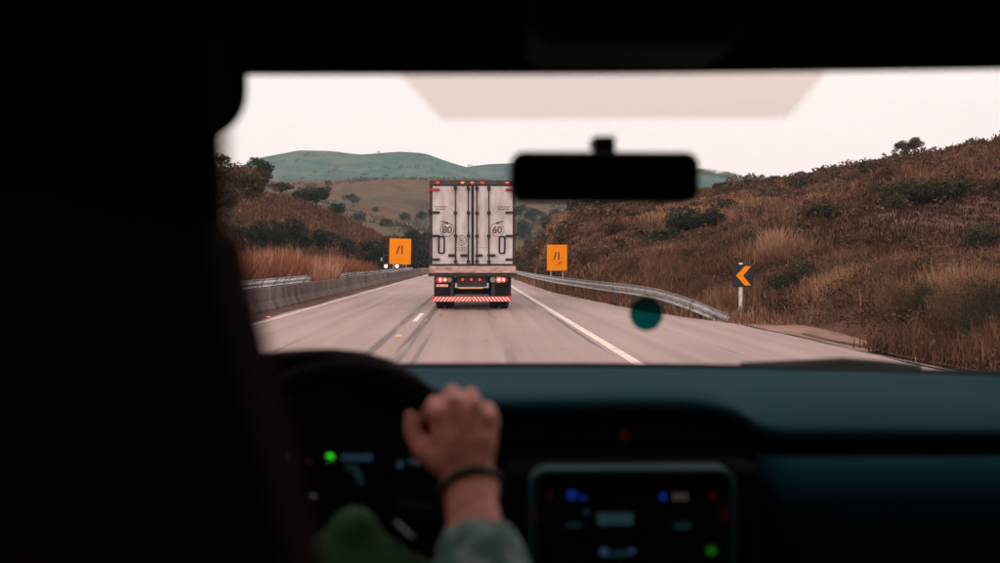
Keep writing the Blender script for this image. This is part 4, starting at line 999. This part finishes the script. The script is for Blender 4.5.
ELL = Vector((-.47, .74, 1.0)); WL = Vector((-.30, 1.06, 1.08)); b.caps(SL, ELL, .05, .042); b.caps(ELL, WL, .042, .026)
kn = [at(437, 416, 1.118), at(455, 405, 1.124), at(475, 407, 1.126), at(492, 420, 1.120)]
for k, (p_, r0, r1) in enumerate(zip(kn, (.0155, .0155, .0145, .0135), (.0115, .0118, .0112, .0100))): b.caps(WR + Vector((-.010 + k * .007, .004, .012)), p_, r0, r1)
b.caps(kn[0].lerp(WR, .4), kn[3].lerp(WR, .35), .017, .015)
for k, p_ in enumerate(kn):
    L1 = (.036, .040, .038, .030)[k]; r_ = (.0098, .0100, .0094, .0084)[k]
    a1 = p_ + Vector((-.004, L1 * .90, .010)); a2 = a1 + Vector((-.012, L1 * .35, -.020)); a3 = a2 + Vector((-.012, -.002, -.018))
    b.caps(p_, a1, r_ * 1.12, r_); b.caps(a1, a2, r_, r_ * .92); b.caps(a2, a3, r_ * .92, r_ * .8)
c0, c1, c2, c3 = WR + Vector((-.018, .012, .022)), at(424, 450, 1.118), at(413, 432, 1.130), at(410.5, 417, 1.140)
b.caps(c0, c1, .016, .0145); b.caps(c1, c2, .0125, .0105); b.caps(c2, c3, .0105, .0082); b.caps(c0, kn[0].lerp(c0, .3), .015, .013); b.caps(c1, kn[0].lerp(WR, .3), .012, .012)
# left hand on the far side of the rim (hidden behind the seat)
for k in range(4): b.caps(WL + Vector((.0, .01, -.02 + k * .014)), WL + Vector((.03, .07, -.03 + k * .021)), .012, .010); b.caps(WL + Vector((.03, .07, -.03 + k * .021)), WL + Vector((.06, .085, -.03 + k * .021)), .0095, .008)
b.caps(WL, WL + Vector((.045, .03, .04)), .013, .009)
for s_, hpx in ((-1, -.31), (1, -.13)):
    b.caps((hx + s_ * .08, .47, .80), (hpx, .93, .86), .082, .06); b.caps((hpx, .93, .86), (hpx, 1.28, .46), .055, .04); b.caps((hpx, 1.28, .42), (hpx, 1.45, .44), .035, .03)
o = pb(b, 'body', M['skin']); remesh(o, .0035, 3)
# clothes: shells over the same skeleton
b = MB(); b.caps((hx, .5, 1.295), SR, .074, .070); b.caps((hx, .5, 1.295), SL, .074, .070)
b.caps((hx - .06, .5, 1.2), (hx - .05, .48, .85), .115, .125); b.caps((hx + .06, .5, 1.2), (hx + .05, .48, .85), .115, .125)
cuff = at(468, 552, .99); CUF = ELB.lerp(WR, .80); b.caps(SR, ELB, .066, .058); b.caps(ELB, ELB.lerp(WR, .4), .058, .057); b.tube([ELB.lerp(WR, .4), ELB.lerp(WR, .72), CUF], [.057, .049, .044], 20)
b.caps(ELB.lerp(WR, .5) + Vector((-.03, 0, 0)), ELB.lerp(WR, .72) + Vector((-.014, 0, -.006)), .050, .034)
b.caps(SL, ELL, .066, .058); b.caps(ELL, ELL.lerp(WL, .8), .058, .04)
o = pb(b, 'shirt', M['sleeve']); remesh(o, .007, 2)
tx_ = bpy.data.textures.new('cloth_folds', 'CLOUDS'); tx_.noise_scale = .05; dm = o.modifiers.new('folds', 'DISPLACE'); dm.texture = tx_; dm.strength = .012; dm.texture_coords = 'LOCAL'
b = MB()
for s_, hpx in ((-1, -.31), (1, -.13)):
    b.caps((hx + s_ * .08, .47, .80), (hpx, .93, .86), .096, .072); b.caps((hpx, .93, .86), (hpx, 1.22, .52), .07, .055)
o = pb(b, 'trousers', M['trouser']); remesh(o, .01, 2)
b = MB(); b.ball((hx, Yh - .018, 1.525), (.088, .098, .105), 24, 16); b.ball((hx, Yh - .045, 1.46), (.083, .066, .085), 20, 14)
rh = random.Random(4)
for _ in range(46):
    th = rh.uniform(0, 6.28); ph = rh.uniform(.2, 2.1); c = Vector((hx + .082 * math.sin(ph) * math.cos(th), Yh - .03 + .085 * math.sin(ph) * math.sin(th), 1.50 + .10 * math.cos(ph)))
    if c.y < Yh + .03: b.ball(c, rh.uniform(.012, .020), 8, 6)
o = pb(b, 'hair', M['hair']); remesh(o, .005, 2)
b = MB(); f = (WR - ELB).normalized(); a1 = f.cross(Vector((0, 0, 1))).normalized(); a2 = a1.cross(f)
cen = WR + f * .004
b.tube([cen + (a1 * math.cos(R(t)) * .0345 + a2 * math.sin(R(t)) * .030) + f * .006 * math.cos(R(t)) for t in range(0, 360, 12)], .0046, 8, closed=True); pb(b, 'bracelet', M['band'])

# ---------------------------------------------------------------- haze
hm = bpy.data.materials.new('haze_air'); hm.use_nodes = True; n = hm.node_tree; n.nodes.clear()
ho = n.nodes.new('ShaderNodeOutputMaterial'); pv = n.nodes.new('ShaderNodeVolumePrincipled')
pv.inputs['Color'].default_value = (.66, .86, .92, 1); pv.inputs['Density'].default_value = .00022; pv.inputs['Anisotropy'].default_value = .0
n.links.new(pv.outputs[0], ho.inputs['Volume'])
o = MB().box(-1900, 1900, -1900, 1900, -30, 300).build('haze', hm); tag(o, kind='stuff')
